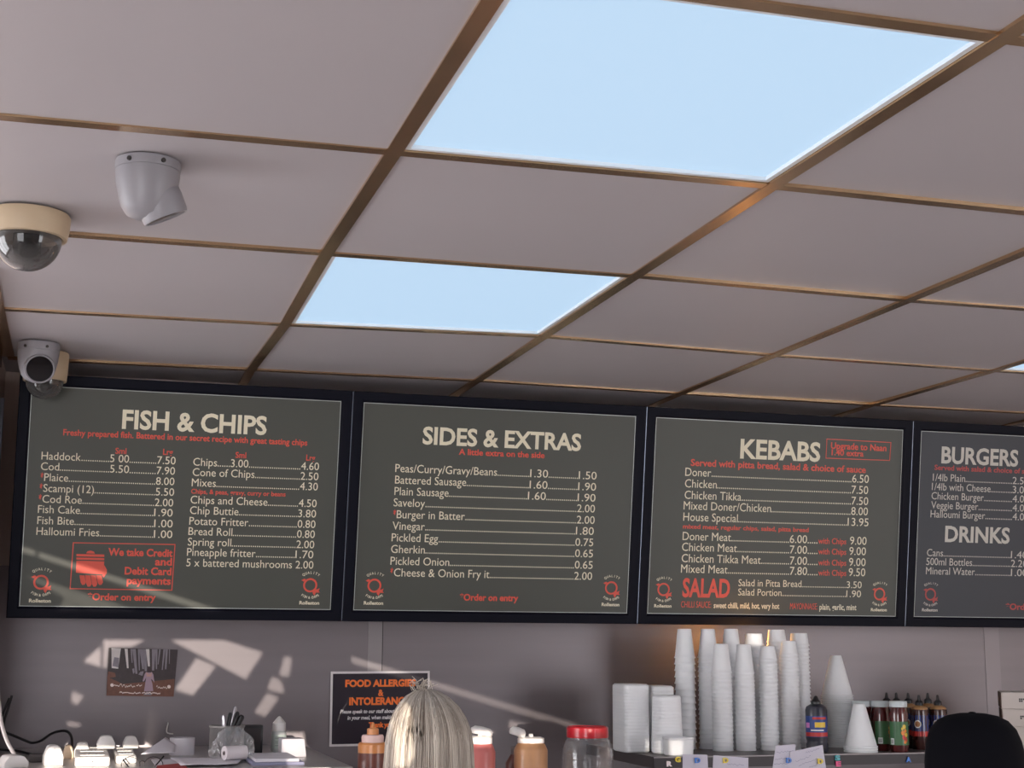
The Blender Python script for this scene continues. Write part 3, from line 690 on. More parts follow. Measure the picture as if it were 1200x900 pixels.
def jar(loc, R, H, label, turn=0):
    root = empty('pepper_jar', loc, turn - .42); tag(root, label, 'jar', 'red pepper jars with white lids')
    bm = NB(); lathe(bm, [(0, 0), (R * .9, 0), (R, .004), (R, H * .74), (R * .93, H * .82), (R * .86, H * .88), (0, H * .88)], 32); bd = obj('glass_body', bm, M_jarglass, root, 'auto')
    bm = NB(); lathe(bm, [(0, H * .882), (R * .96, H * .882), (R * .97, H * .89), (R * .97, H * .985), (R * .92, H), (0, H)], 32); obj('lid', bm, M_jarlid, root, 'auto')
    bm = NB(); label_patch(bm, R * 1.006, H * .14, H * .60, rad(185), rad(355), 14); lb = obj('label', bm, M_green, bd)
    bm = NB()
    for k, (a, z, s, mi) in enumerate([(-62, .50, .16, 1), (-55, .42, .13, 0), (-72, .38, .17, 0), (-50, .34, .15, 1), (-64, .29, .18, 2), (-52, .24, .16, 2), (-76, .46, .1, 1), (-60, .20, .12, 0)]):
        n = 10; c = []
        for t in range(n):
            th = 2 * math.pi * t / n; an = rad(a) + s * 1.5 * math.cos(th) * .9
            c.append(Vector((R * (1.012 + .0015 * k) * math.cos(an), R * (1.012 + .0015 * k) * math.sin(an), H * z + H * s * .28 * math.sin(th))))
        poly(bm, c, mi)
    obj('pepper_picture', bm, [M_orange, M_yel, M_lred], lb)
    bm = NB(); label_patch(bm, R * 1.02, H * .15, H * .27, rad(205), rad(232), 3, 0)
    for q in range(4): label_patch(bm, R * 1.026, H * .17, H * .25, rad(209 + q * 5), rad(211.5 + q * 5), 1, 1)
    obj('barcode_box', bm, [M_wlab, M_dark], lb)
for px, y, nm, tr in [(1054, 3.575, 'red pepper jar with white lid in front, green label facing out', 0), (1032.5, 3.635, 'pepper jar behind and left of the front jar, barcode showing', .75), (1023, 3.70, 'pepper jar at the back between two other white lidded jars', 1.4), (1010, 3.655, 'pepper jar partly hidden behind the short stack of cones', 1.9)]:
    p = on_y(px, 870, y); t = on_y(px, 821.5, y); jar((p.x, y, Z_S + .0003), .0245, t.z - Z_S, nm, tr)
# black squeeze bottle by the cups
p = on_y(957.5, 870, 3.62); H = on_y(957.5, 815, 3.62).z - Z_S
root = empty('squeeze_bottle', (p.x, 3.62, Z_S + .0003), -.5); tag(root, 'dark squeeze bottle with pointed cap between the cups and the cones', 'sauce bottle'); R = .0285
bm = NB(); lathe(bm, [(0, 0), (R * .95, 0), (R, .004), (R, H * .14), (R * .93, H * .17), (R * .93, H * .2), (R, H * .24), (R, H * .74), (R * .9, H * .80), (R * .5, H * .845), (0, H * .845)], 36); bd = obj('body', bm, M_navyb, root, 'auto')
bm = NB(); lathe(bm, [(R * .46, H * .847), (R * .46, H * .89), (R * .3, H * .92), (R * .16, H * .985), (0, H)], 24); obj('cap', bm, M_dark, root, 'auto')
bm = NB(); label_patch(bm, R * 1.005, H * .27, H * .64, rad(185), rad(355), 14); lb = obj('label', bm, M_blue, bd)
bm = NB(); label_patch(bm, R * 1.012, H * .28, H * .35, rad(190), rad(350), 14, 0); label_patch(bm, R * 1.012, H * .58, H * .62, rad(250), rad(330), 8, 0)
label_patch(bm, R * 1.013, H * .44, H * .53, rad(262), rad(322), 8, 1)
label_patch(bm, R * 1.013, H * .43, H * .52, rad(205), rad(232), 5, 2); label_patch(bm, R * 1.014, H * .38, H * .40, rad(240), rad(310), 8, 3)
obj('label_print', bm, [M_lred, M_yel, mat('pink_print', (216, 130, 190), .5), M_wlab], lb)
# white cartons
M_card = mat('white_carton', (206, 196, 188), .7, var=.03)
zz = Z_S + .0004
for k, (px0, pt, nm) in enumerate([(1180, 851, 'lowest of the three white cartons at the right end of the shelf'), (1174.5, 830.5, 'middle one of the three white cartons at the right end of the shelf'), (1173, 811, 'topmost of the three white cartons at the right end of the shelf')]):
    y = 3.62; A = on_y(px0, pt, y); h = A.z - zz
    root = empty('carton', (A.x, y, zz), -.56); tag(root, nm, 'carton', 'white cartons stacked at the right')
    bm = NB(); box(bm, 0, .22, 0, .18, 0, h - .0006, bev=.0012); bx = obj('box', bm, M_card, root)
    bm = NB(); box(bm, -.0025, -.0005, -.001, .178, .002, h - .002); obj('flap', bm, mat('carton_edge', (92, 74, 64), .8) if k == 0 else bpy.data.materials['carton_edge'], root)
    bm = NB(); u0 = .046; zc = h * .42
    for q in range(6):
        for s in range(2):
            if (q * 3 + s * 5 + k) % 4 != 0: box(bm, u0 + q * .0052, u0 + q * .0052 + .0040, -.0008, -.0002, zc + s * .0052, zc + s * .0052 + .0042)
    obj('stamp', bm, M_dark, root); zz += h

# ================================================================ NOTES ON THE SHELF EDGE
M_note = mat('white_note', (206, 202, 214), .7, var=.03, scale=30); M_ink = mat('blue_grey_ink', (120, 116, 150), .7)
mags = {'blue': mat('blue_magnet', (30, 110, 200), .35), 'yellow': mat('yellow_magnet', (226, 200, 30), .35), 'white': mat('white_magnet', (240, 225, 225), .35), 'pink': mat('pink_magnet', (226, 40, 120), .35), 'teal': mat('teal_magnet', (40, 150, 160), .35)}
YE = 3.546
def note(px, label, marks=(), dy=0.0):
    P = [on_y(x, y, YE - .0012 - dy) for x, y in px]; bm = NB(); prism(bm, P, (0, .0005, 0))
    root = obj('paper_note', bm, M_note); tag(root, label, 'note', 'paper notes on the shelf edge')
    bm = NB()
    for pts in marks:
        q = [on_y(x, y, YE - .0014 - dy) for x, y in pts]
        for a, b in zip(q, q[1:]):
            n = Vector((0, 0, .00045)); poly(bm, [a - n, b - n, b + n, a + n])
    if marks: obj('handwriting', bm, M_ink, root)
    return root
def scrib(x0, y0, x1, y1, n=14, a=1.1):
    return [(x0 + (x1 - x0) * k / n, y0 + (y1 - y0) * k / n + random.uniform(-a, a)) for k in range(n + 1)]
note([(800, 884), (829, 884.5), (831, 925), (800, 925)], 'small white note on the shelf edge held by a blue magnet alone')
note([(836, 885), (877, 888), (877, 925), (834, 925)], 'white note on the shelf edge under a lone yellow magnet', [scrib(852, 895, 872, 897)])
note([(909, 874), (932, 872), (932, 925), (902, 925)], 'handwritten note tucked behind the larger tilted note', [scrib(910, 882, 930, 880), scrib(908, 890, 930, 888), scrib(907, 896, 930, 894)])
note([(926, 881), (964, 873), (968, 900), (966, 925), (920, 925)], 'large tilted handwritten note with blue and yellow magnets, in front of the cups', [scrib(932, 892, 950, 886), scrib(944, 882, 960, 878), scrib(936, 897, 958, 889), scrib(948, 899, 962, 895)], .002)
def magnet(px, py, ch, col, label, dy=.0):
    P = on_y(px, py, YE - .001 - dy); S = Surf((P.x, P.y, P.z), (1, 0, 0), (0, 0, 1)); bm = NB()
    vs, fs, a, b = glyphs(ch, .05); w = .0145; hh = .0115
    pts = [(v, S.p((v.x - (a + b) / 2) / (b - a) * w, (v.y / CAP - .5) * hh, 0)) for v in vs]
    nv = [bm.verts.new(p[1]) for p in pts]
    for f in fs:
        try: bm.faces.new([nv[i] for i in f])
        except ValueError: pass
    r = bmesh.ops.extrude_face_region(bm, geom=bm.faces[:])
    for e in r['geom']:
        if isinstance(e, bmesh.types.BMVert): e.co.y -= .004
    tag(obj('letter_magnet', bm, mags[col]), label, 'magnet', 'plastic letter magnets on the shelf edge')
magnet(784, 895, 'R', 'white', 'white letter magnet on the shelf edge below the foam tub'); magnet(794, 890, 'G', 'yellow', 'yellow letter magnet on the shelf edge below the foam tub')
magnet(817, 891, 'D', 'blue', 'blue letter magnet on the small leftmost note', .002); magnet(850, 891, 'D', 'yellow', 'yellow letter magnet on the note below the front cups', .002)
magnet(924, 891, 'D', 'blue', 'blue letter magnet on the tilted handwritten note', .005); magnet(961, 892, 'D', 'yellow', 'yellow letter magnet on the tilted handwritten note', .005)
magnet(981, 888, 'S', 'teal', 'teal letter magnet on the shelf edge right of the tilted note'); magnet(982, 895, 'E', 'pink', 'pink letter magnet right of the tilted note')
magnet(1064, 890, 'A', 'blue', 'blue letter magnet on the shelf edge below the pepper jars')

# ================================================================ SAUCES IN THE MIDDLE
M_squeeze = mat('orange_sauce_plastic', (214, 142, 84), .35, sss=.1, coat=.2); M_bbq = mat('brown_sauce_plastic', (110, 62, 52), .35, coat=.2, var=.1)
M_pink = mat('pink_sauce_plastic', (222, 126, 120), .35, coat=.2, var=.05); M_capw = mat('white_cap', (238, 234, 230), .4); M_capp = mat('pink_white_cap', (232, 198, 190), .4)
M_mayo = mat('streaky_orange_sauce', (218, 164, 118), .35, coat=.2, var=.3, scale=30, stretch=(1, 1, .3)); M_redlid = mat('red_lid', (196, 30, 44), .3, coat=.4)
YM = 3.45
def zat(px, py): return on_y(px, py, YM).z - Z_W
def xr(px0, px1): return (on_y(px1, 880, YM).x - on_y(px0, 880, YM).x) / 2
# orange nozzle bottle
c = on_y(436.5, 880, YM); root = empty('sauce_bottle', (c.x, YM, Z_W)); tag(root, 'brown sauce bottle with orange nozzle in front of the allergy sign', 'sauce bottle')
R = xr(419.5, 453); z1, z2, z3, z4 = zat(436, 882), zat(436, 870), zat(436, 862), zat(436, 854)
bm = NB(); lathe(bm, [(0, 0), (R * .95, 0), (R, .005), (R, z1), (0, z1)], 36); obj('body', bm, M_bbq, root, 'auto')
bm = NB(); lathe(bm, [(R, z1 + .0003), (R, z2 - .004), (R * .9, z2), (0, z2)], 36); obj('shoulder', bm, M_squeeze, root, 'auto')
bm = NB(); lathe(bm, [(R * .76, z2 + .0003), (R * .77, z3 - .003), (R * .7, z3 + .002), (0, z3 + .002)], 36); cp = obj('cap', bm, M_capp, root, 'auto')
bm = NB(); lathe(bm, [(R * .42, z3 + .0023), (R * .40, z4), (R * .16, z4 + .003), (R * .09, zat(436, 847)), (0, zat(436, 847))], 24); obj('nozzle', bm, M_squeeze, cp, 'auto')
# pink flip-top
def flip(px, R, label, mb, zs, hinge, tilt, lidpx, strap=False):
    c = on_y(px, 880, YM); root = empty('sauce_bottle', (c.x, YM, Z_W)); tag(root, label, 'sauce bottle', 'flip top sauce bottles'); a, b, d, e = zs
    bm = NB(); lathe(bm, [(0, 0), (R * .95, 0), (R, .005), (R, a), (R * .96, a + .004), (R * .84, b), (R * .76, b + .002), (R * .76, b + .003), (0, b + .003)], 36); obj('body', bm, mb, root, 'auto')
    bm = NB(); lathe(bm, [(R * .80, b + .0033), (R * .80, d), (R * .6, d + .003), (0, d + .003)], 36); cp = obj('cap', bm, M_capw, root, 'auto')
    bm = NB(); A = Matrix.Translation((hinge[0], 0, d + hinge[1])) @ Matrix.Rotation(tilt, 4, 'Y')
    lathe(bm, [(0, -.004), (R * lidpx * .9, -.004), (R * lidpx, 0), (R * lidpx * .97, .008), (R * lidpx * .7, .0145), (0, .016)], 28, M=A); obj('flip_lid', bm, M_capw, cp, True)
    if strap:
        bm = NB(); tube(bm, [(-R * .6, 0, d), (-R * .8, 0, d + .004), (hinge[0] + R * .3, 0, d + hinge[1] - .004)], .003, 6); obj('hinge', bm, M_capw, cp, True)
    bm = NB(); lathe(bm, [(.006, d + .0033), (.005, d + .010), (0, d + .011)], 16); obj('spout', bm, M_capw, cp, 'auto')
flip(562.5, xr(545, 580), 'pink sauce bottle with white flip cap right of the blonde head', M_pink, (zat(560, 881), zat(560, 873), zat(560, 864), 0), (.003, .009), .22, .74)
flip(622, xr(603, 641), 'orange streaked sauce bottle with its white flip lid open', M_mayo, (zat(620, 879), zat(620, 872), zat(620, 865), 0), (-.034, .010), .30, .50, True)
c = on_y(604, 880, 3.56); root = empty('sauce_bottle', (c.x, 3.56, Z_W)); tag(root, 'small brown capped bottle half hidden behind the open flip lid bottle', 'sauce bottle')
H = on_y(604, 884, 3.56).z - Z_W
bm = NB(); lathe(bm, [(0, 0), (.022, 0), (.024, .004), (.024, H - .02), (.012, H), (0, H)], 28); obj('body', bm, M_bbq, root, 'auto')
bm = NB(); lathe(bm, [(.011, H + .0003), (.011, H + .018), (0, H + .02)], 24); obj('cap', bm, mat('grey_brown_cap', (110, 96, 92), .5), root, 'auto')
# jar with red lid
c = on_y(688.5, 880, YM); root = empty('storage_jar', (c.x, YM, Z_W)); tag(root, 'clear plastic storage jar with a shiny red screw lid', 'jar'); R = xr(660, 717.5)
zt = zat(688, 864); zn = zat(688, 868); zr = zat(688, 880)
bm = NB(); lathe(bm, [(0, 0), (R * .95, 0), (R, .006), (R, zr - .02), (R * .97, zr - .018), (R, zr - .015), (R * .98, zr + .002), (R * .86, zn), (R * .80, zt - .004), (R * .80, zt), (R * .76, zt), (R * .76, zt - .006), (R * .82, zn), (R * .94, zr), (R * .95, .008), (0, .006)], 44); obj('jar_body', bm, M_glass, root, 'auto')
zl = zat(688, 851); q = xr(665, 712)
bm = NB(); lathe(bm, [(0, zt + .0005), (q * .98, zt - .0), (q, zt + .004), (q * .985, zt + .007), (q, zt + .010), (q * .985, zl - .008), (q * .99, zl - .003), (q * .92, zl), (q * .85, zl), (q * .83, zl - .002), (0, zl - .002)], 44); obj('lid', bm, M_redlid, root, 'auto')

# ================================================================ POSTERS ON THE WALL
M_signw = mat('laminate_border', (222, 216, 216), .35); M_signb = mat('dark_purple_print', (40, 32, 44), .3, var=.1); M_signo = mat('orange_lettering', (250, 124, 50), .4); M_signt = mat('white_lettering', (232, 228, 228), .4)
yS = Y_W - .0045; C4 = [on_y(*q, yS) for q in [(386, 875), (503, 872.5), (505, 781.5), (386.5, 787)]]
S = Surf(C4[0], C4[1] - C4[0], Vector((0, 0, 1)) - (C4[1] - C4[0]).normalized() * ((C4[1] - C4[0]).normalized().z)); W = (C4[1] - C4[0]).length; Hs = (C4[3] - C4[0]).length
root = empty('allergy_sign', S.p(W / 2, 0)); inv = Matrix.Translation(-root.location); tag(root, 'black food allergies sign with orange lettering on the steel wall', 'sign')
bm = NB(); prism(bm, [S.p(0, 0), S.p(W, 0), S.p(W, Hs), S.p(0, Hs)], S.N * -.0015); bm.transform(inv); obj('laminate', bm, M_signw, root)
bm = NB(); e = .006; S.flat(bm, [(e, e), (W - e, e), (W - e, Hs - e), (e, Hs - e)], .0004); bm.transform(inv); obj('printed_sheet', bm, M_signb, root)
def sg(bm, st, xl, yl, xr_, yr_, cap, bold, shear=0):
    ul, v0 = S.loc(xl, yl); ur, v1 = S.loc(xr_, yr_); cc = S.loc(xl, yl - cap)[1] - v0
    S.text(bm, st, ul, ur, (v0 + v1) / 2, cc, bold, shear, h=.0009)
bm = NB(); sg(bm, 'FOOD ALLERGIES', 404.5, 806.5, 487, 802, 7.5, .05); bm.transform(inv); obj('orange_heading', bm, M_signo, root); bm = NB(); sg(bm, '&', 443, 815.5, 449.5, 815, 7, .04); bm.transform(inv); obj('orange_heading', bm, M_signo, root); bm = NB(); sg(bm, 'INTOLERANCES', 409, 827.5, 484, 823.5, 8, .05); bm.transform(inv); obj('orange_heading', bm, M_signo, root); bm = NB(); sg(bm, 'Thank you', 432, 852.5, 460, 851.5, 5.5, .05)
bm.transform(inv); obj('orange_lettering', bm, M_signo, root)
bm = NB(); sg(bm, 'Please speak to our staff about the ingredients', 398.5, 837.2, 494, 833.5, 4.2, .03, .2); sg(bm, 'in your meal, when making your order', 407, 844.3, 486, 841, 4.2, .03, .2)
bm.transform(inv); obj('white_lettering', bm, M_signt, root)

C4 = [on_y(*q, yS) for q in [(124.5, 815), (203.5, 815.5), (209, 760.5), (128, 759)]]
S = Surf(C4[0], C4[1] - C4[0], (0, 0, 1)); 
root = empty('photo_poster', S.p(.08, 0)); inv = Matrix.Translation(-root.location); tag(root, 'small photo poster of a figure in a pale dress among dark trees', 'poster')
bm = NB(); prism(bm, [S.p(*S.loc(*q)) for q in [(124.5, 815), (203.5, 815.5), (209, 760.5), (128, 759)]], S.N * -.001); bm.transform(inv)
M_forest = mat('dark_forest_print', (58, 46, 48), .4, var=.4, scale=90); sheet = obj('sheet', bm, M_forest, root)
bm = NB()
def pp(pts, mi, h): S.flat(bm, [S.loc(120 + x / 12.5, 750 + y / 12.5) for x, y in pts], h, mi)
pp([(60, 815), (1045, 820), (1060, 560), (700, 600), (300, 640), (75, 540)], 0, .0003)
pp([(70, 560), (200, 540), (190, 480), (90, 460)], 0, .0004)
pp([(140, 410), (235, 420), (278, 122), (140, 118)], 1, .0003)
pp([(150, 380), (240, 400), (250, 260), (180, 250)], 2, .0004)
for x0, x1, y1, w in [(355, 375, 410, 22), (430, 440, 330, 12), (470, 500, 490, 26), (540, 545, 440, 14), (575, 600, 420, 26), (620, 640, 450, 30), (670, 685, 380, 26), (760, 745, 440, 28), (800, 795, 420, 16), (850, 820, 350, 12), (915, 880, 430, 14), (950, 930, 420, 18), (990, 985, 340, 8)]:
    pp([(x1 - w * .5, y1), (x1 + w * .6, y1), (x0 + w, 128), (x0 - w, 128)], 2 if x0 not in (670, 355) else 1, .0005)
pp([(440, 420), (470, 410), (475, 470), (455, 495)], 2, .0005); pp([(560, 460), (610, 450), (590, 520), (530, 500)], 2, .0005)
pp([(610, 745), (745, 740), (735, 640), (715, 560), (745, 590), (765, 620), (750, 500), (730, 465), (640, 465), (620, 500), (590, 600), (612, 600), (645, 540)], 3, .0007)
pp([(660, 470), (715, 470), (725, 420), (700, 395), (670, 400), (655, 430)], 5, .0008)
pp([(645, 475), (660, 470), (690, 500), (715, 470), (730, 475), (720, 530), (650, 530)], 6, .0008)
pp([(600, 800), (720, 800), (715, 750), (640, 750)], 2, .0006)
for cx, cy, rr_ in [(143, 660, 26), (977, 675, 26)]:
    pp([(cx + rr_ * math.cos(t * .628), cy + rr_ * math.sin(t * .628)) for t in range(10)], 4, .0007)
random.seed(3)
def stroke(x0, x1, y, n, a, w):
    p = (x0, y)
    for k in range(n):
        q = (x0 + (x1 - x0) * (k + 1) / n, y + random.uniform(-a, a)); pp([(p[0], p[1] - w), (q[0], q[1] - w), (q[0], q[1] + w), (p[0], p[1] + w)], 4, .0009); p = q
stroke(170, 480, 668, 20, 26, 6); stroke(500, 580, 660, 5, 20, 6); stroke(790, 950, 680, 12, 24, 6); stroke(250, 560, 768, 26, 12, 7); stroke(580, 850, 770, 22, 12, 7)
bm.transform(inv); obj('picture', bm, [mat('autumn_ground_print', (112, 70, 54), .45, var=.4, scale=120), mat('pale_sky_print', (214, 206, 204), .45), mat('misty_print', (134, 126, 134), .45, var=.2, scale=100), mat('pale_dress_print', (168, 142, 156), .45), mat('white_script', (232, 214, 206), .45), mat('dark_hair_print', (58, 38, 44), .5), mat('skin_print', (190, 150, 142), .5)], sheet)

bm = NB(); A, B, C_ = on_y(197, 848, Y_W - .008), on_y(195.5, 858, Y_W - .008), on_y(203, 860, Y_W - .012)
tube(bm, spline([A + Vector((0, .0055, .002)), A, B, C_], 5), .0018, 8); tag(obj('wall_hook', bm, M_whitep, None, True), 'small white hook on the steel wall above the paper roll', 'hook')
# ================================================================ LEFT SHELF CLUTTER
M_cabk = mat('black_cable', (30, 26, 26), .5); M_cabw = mat('white_cable', (226, 216, 210), .5)
def cable(name, px, r, m_, label):
    bm = NB(); tube(bm, spline([on_y(x, y, yy) for x, y, yy in px]), r, 8); tag(obj(name, bm, m_, None, True), label, 'cable')
cable('power_cable', [(14, 815, 3.92), (9, 832, 3.925), (5, 846, 3.93), (6, 857, 3.93), (16, 862, 3.93), (30, 868, 3.92), (38, 870.5, 3.92), (48, 868, 3.9), (60, 860, 3.88), (72, 856.5, 3.85), (80, 858, 3.8), (84, 865, 3.74), (84.5, 876, 3.70)], .0032, M_cabk, 'black cable drooping along the steel wall at the far left')
cable('power_cable', [(11, 818, 3.935), (2, 840, 3.935), (-4, 858, 3.935), (-8, 876, 3.93), (20, 880, 3.90), (40, 885, 3.72), (52, 889, 3.62)], .003, M_cabk, 'second black cable running low behind the white plugs')
cable('white_cable', [(-3, 800, 3.72), (-1, 825, 3.66), (2, 848, 3.60), (8, 868, 3.55), (15, 881, 3.51), (19, 889, 3.49)], .0042, M_cabw, 'white cable curving down to a plug at the left edge')
def plug(px, y, w, d, h, label, rz=0, z=None, m_=None, grp='white plugs on the left shelf'):
    z = Z_L if z is None else z
    p = on_y(px, 880, y); root = empty('plug', (p.x, y, z), rz); tag(root, label, 'plug', grp)
    bm = NB(); prof = [(-w, 0), (w, 0), (w, h * .45), (w * .62, h * .93), (w * .3, h), (-w * .3, h), (-w * .62, h * .93), (-w, h * .45)]
    prism(bm, [(a, -d, b) for a, b in prof], (0, 2 * d, 0)); bmesh.ops.bevel(bm, geom=bm.edges[:], offset=.0025, segments=2, affect='EDGES', profile=.5)
    bd = obj('body', bm, m_ or M_whitep, root, 'auto')
    if 'seam' in label: bm = NB(); box(bm, -.0005, .0005, -d - .0003, -d + .002, .002, h * .9); obj('seam', bm, mat('grey_seam', (150, 140, 136), .6) if 'grey_seam' not in bpy.data.materials else bpy.data.materials['grey_seam'], bd)
    return root
# two extension blocks
def block(px0, px1, pt, y0, y1, label):
    A, B = on_y(px0, pt, y0), on_y(px1, pt, y0); h = A.z - Z_L; cx = (A.x + B.x) / 2; w = (B.x - A.x) / 2
    root = empty('power_strip', (cx, y0, Z_L), .0); tag(root, label, 'power strip', 'white power strips on the left shelf')
    bm = NB(); box(bm, -w, w, 0, y1 - y0, 0, h, bev=.004, seg=3); bd = obj('housing', bm, M_whitep, root, 'auto')
    for q in range(3):
        yy = (y1 - y0) * (q + .5) / 3; bm = NB(); box(bm, -w * .7, w * .7, yy - .018, yy + .018, h + .0002, h + .0016, bev=.0005); sk = obj('socket', bm, M_whitep, root)
        bm = NB()
        for a, b in ((0, .008), (-.008, -.006), (.008, -.006)): box(bm, a - .002, a + .002, yy + b - .003, yy + b + .003, h + .0013, h + .0021)
        obj('pin_hole', bm, M_dark, sk)
    bm = NB(); lathe(bm, [(0, 0), (.002, 0), (.002, .001), (0, .001)], 12, M=Matrix.Translation((0, -.0002, h * .55)) @ Matrix.Rotation(math.pi / 2, 4, 'X')); obj('screw', bm, M_screw, bd)
    return root, h
b1, h1 = block(88, 129, 887.5, 3.43, 3.80, 'white power strip with a grey end facing out on the left shelf')
b2, h2 = block(136, 160, 885.5, 3.50, 3.80, 'white power strip behind the spectacles on the left shelf')
plug(62.5, 3.50, .020, .028, .043, 'tall rounded white adapter with a seam down its front', .1)
plug(80, 3.70, .012, .018, .030, 'small cream adapter behind the tall white one', 0, None, mat('cream_plastic', (228, 200, 168), .4))
plug(96, 3.72, .018, .02, .036, 'cream plug behind the long strip, beside the small cream adapter')
plug(123.5, 3.68, .0205, .02, .030, 'widest white plug, plugged into the nearer power strip', 0, Z_L + h1 + .0018)
plug(152.5, 3.72, .018, .02, .028, 'white plug with two dark holes beside the papers', 0, Z_L + h2 + .0018)
plug(16, 3.46, .026, .03, .026, 'white plug at the left picture edge with the white cable', .3)
# dark adapter lump behind the tall adapter
p = on_y(46, 885, 3.60); bm = NB(); box(bm, -.022, .022, -.02, .02, 0, .018, bev=.004); box(bm, -.012, .004, -.0215, -.0202, .006, .013)
tag(obj('adapter', bm, mat('dark_grey_plastic', (72, 66, 66), .5, var=.1), None, 'auto', (p.x, 3.60, Z_L)), 'dark grey adapter lying left of the tall white adapter', 'adapter')
# spectacles
root = empty('spectacles', (on_y(166, 890, 3.42).x, 3.42, Z_L)); tag(root, 'folded thin black rimmed spectacles in front of the papers', 'spectacles'); X0 = root.location
def rel(px, py, y): return on_y(px, py, y) - X0
bm = NB()
for cx, w_ in ((153, 11), (180, 11)):
    tube(bm, [rel(cx + w_ * math.cos(t * .3307), 896.5 + 9.5 * math.sin(t * .3307), 3.42) for t in range(20)], .0009, 6)
tube(bm, spline([rel(163, 893, 3.42), rel(166.5, 891.5, 3.415), rel(170, 893, 3.42)]), .0009, 6); obj('rims', bm, M_dark, root, True)
for a, b in (((144, 890), (154, 903)), ((192, 886), (180, 900))):
    bm = NB(); tube(bm, [rel(*a, 3.415), rel(*b, 3.40)], .0016, 6); obj('temple', bm, M_dark, root, True)
bm = NB()
for cx, w_ in ((153, 10.5), (180, 10.5)): poly(bm, [rel(cx + w_ * math.cos(t * .3307), 896.5 + 9 * math.sin(t * .3307), 3.42) for t in range(19)])
obj('lens', bm, M_glass, root)
# red leaflet, papers
bm = NB()
A = [on_z(184, 897, Z_L + .006), on_z(214, 894, Z_L + .002), on_z(222, 902, Z_L + .002), on_z(180, 910, Z_L + .006)]
prism(bm, A, (0, 0, -.0008)); tag(obj('leaflet', bm, mat('red_leaflet', (186, 62, 60), .5)), 'red leaflet lying under the spectacles', 'leaflet')
def sheet_paper(pts, label, ruffle=.004, m_=None, zo=0):
    A = [Vector(p) for p in pts]; bm = NB(); N = 8; g = []
    for u in range(N + 1):
        r_ = []
        for v in range(N + 1):
            s, t = u / N, v / N; p = A[0] * (1 - s) * (1 - t) + A[1] * s * (1 - t) + A[2] * s * t + A[3] * (1 - s) * t
            p.z += zo + ruffle * abs(math.sin(s * 5 + t * 4)) * .6; r_.append(bm.verts.new(p))
        g.append(r_)
    fs = [bm.faces.new((g[u][v], g[u + 1][v], g[u + 1][v + 1], g[u][v + 1])) for u in range(N) for v in range(N)]
    ob = obj('paper_sheet', bm, m_ or M_paperw, None, True); sol = ob.modifiers.new('thickness', 'SOLIDIFY'); sol.thickness = .0004; sol.offset = 1
    return tag(ob, label, 'paper', 'loose papers on the left shelf')
def fl(px, py, dz=0): return on_z(px, py, Z_L + dz)
sheet_paper([on_y(165, 884, 3.60), on_y(205, 882, 3.60), on_y(206, 873, 3.68), on_y(194, 864, 3.70)], 'peaked white sheet of paper leaning on the till roll', .001)
X = on_y(190, 880, 3.5).x
def rect(x0, x1, y0, y1, z): return [(x0, y0, z), (x1, y0, z), (x1, y1, z), (x0, y1, z)]
xa = lambda px: on_y(px, 885, 3.55).x
sheet_paper(rect(xa(178), xa(262), 3.40, 3.60, Z_L + .0012), 'flat white sheet of paper under the peaked sheet', .002)
sheet_paper([(xa(206), 3.37, Z_L + .004), (xa(268), 3.36, Z_L + .0045), (xa(285), 3.55, Z_L + .006), (xa(200), 3.56, Z_L + .006)], 'curled white sheet of paper in front of the pen pot', .003)
# till rolls
bm = NB(); lathe(bm, [(.006, 0), (.030, 0), (.030, .040), (.006, .040), (.006, 0)], 36); p = on_y(213, 880, 3.76)
tag(obj('till_roll', bm, M_paperw, None, 'auto', (p.x, 3.76, Z_L)), 'white paper roll standing upright behind the peaked sheet', 'paper roll', 'paper rolls on the left shelf')
M_rollw = mat('till_roll_paper', (222, 214, 216), .7, var=.05)
root = empty('till_roll', (on_y(275, 885, 3.47).x, 3.47, Z_L + .0215)); tag(root, 'paper roll lying on its side in front of the pen pot', 'paper roll', 'paper rolls on the left shelf'); root.rotation_euler = (0, 0, .35)
bm = NB(); prof = [(.005, -.026), (.0158, -.026)]
lathe(bm, [(.005, -.026), (.0158, -.026), (.0158, .026), (.0145, .0265), (.013, .0258), (.011, .0266), (.009, .0258), (.005, .0262), (.005, -.026)], 32, M=Matrix.Rotation(math.pi / 2, 4, 'Y')); obj('paper_coil', bm, M_rollw, root, 'auto')
bm = NB(); lathe(bm, [(.0048, -.027), (.0048, .0272), (.0036, .0272), (.0036, -.027), (.0048, -.027)], 20, M=Matrix.Rotation(math.pi / 2, 4, 'Y')); obj('core', bm, mat('grey_core', (120, 108, 108), .7), root, 'auto')
root.location.z = Z_L + .0225
# pen pot (wire mesh) and pens
p = on_y(265, 880, 3.60); root = empty('pen_pot', (p.x, 3.60, Z_L)); tag(root, 'grey mesh pen pot holding black pens on the left shelf', 'pen pot'); R = xr(245, 285) * 3.6 / 3.45; H = on_y(265, 850, 3.60).z - Z_L
M_mesh = mat('grey_mesh_metal', (150, 146, 144), .45, metal=.2)
bm = NB()
for k in range(36):
    a = 2 * math.pi * k / 36
    for sgn in (1, -1): tube(bm, [(R * math.cos(a + sgn * t * .35), R * math.sin(a + sgn * t * .35), .002 + (H - .004) * t / 4) for t in range(5)], .0006, 4)
lathe(bm, [(0, 0), (R, 0), (R, .004), (0, .003)], 36); obj('mesh_body', bm, M_mesh, root)
bm = NB(); lathe(bm, [(R - .0015, H - .004), (R + .002, H - .004), (R + .0025, H), (R - .0015, H), (R - .0015, H - .004)], 36); obj('rim', bm, M_mesh, root, 'auto')
M_silver = mat('silver_pen', (176, 172, 176), .25, metal=.6)
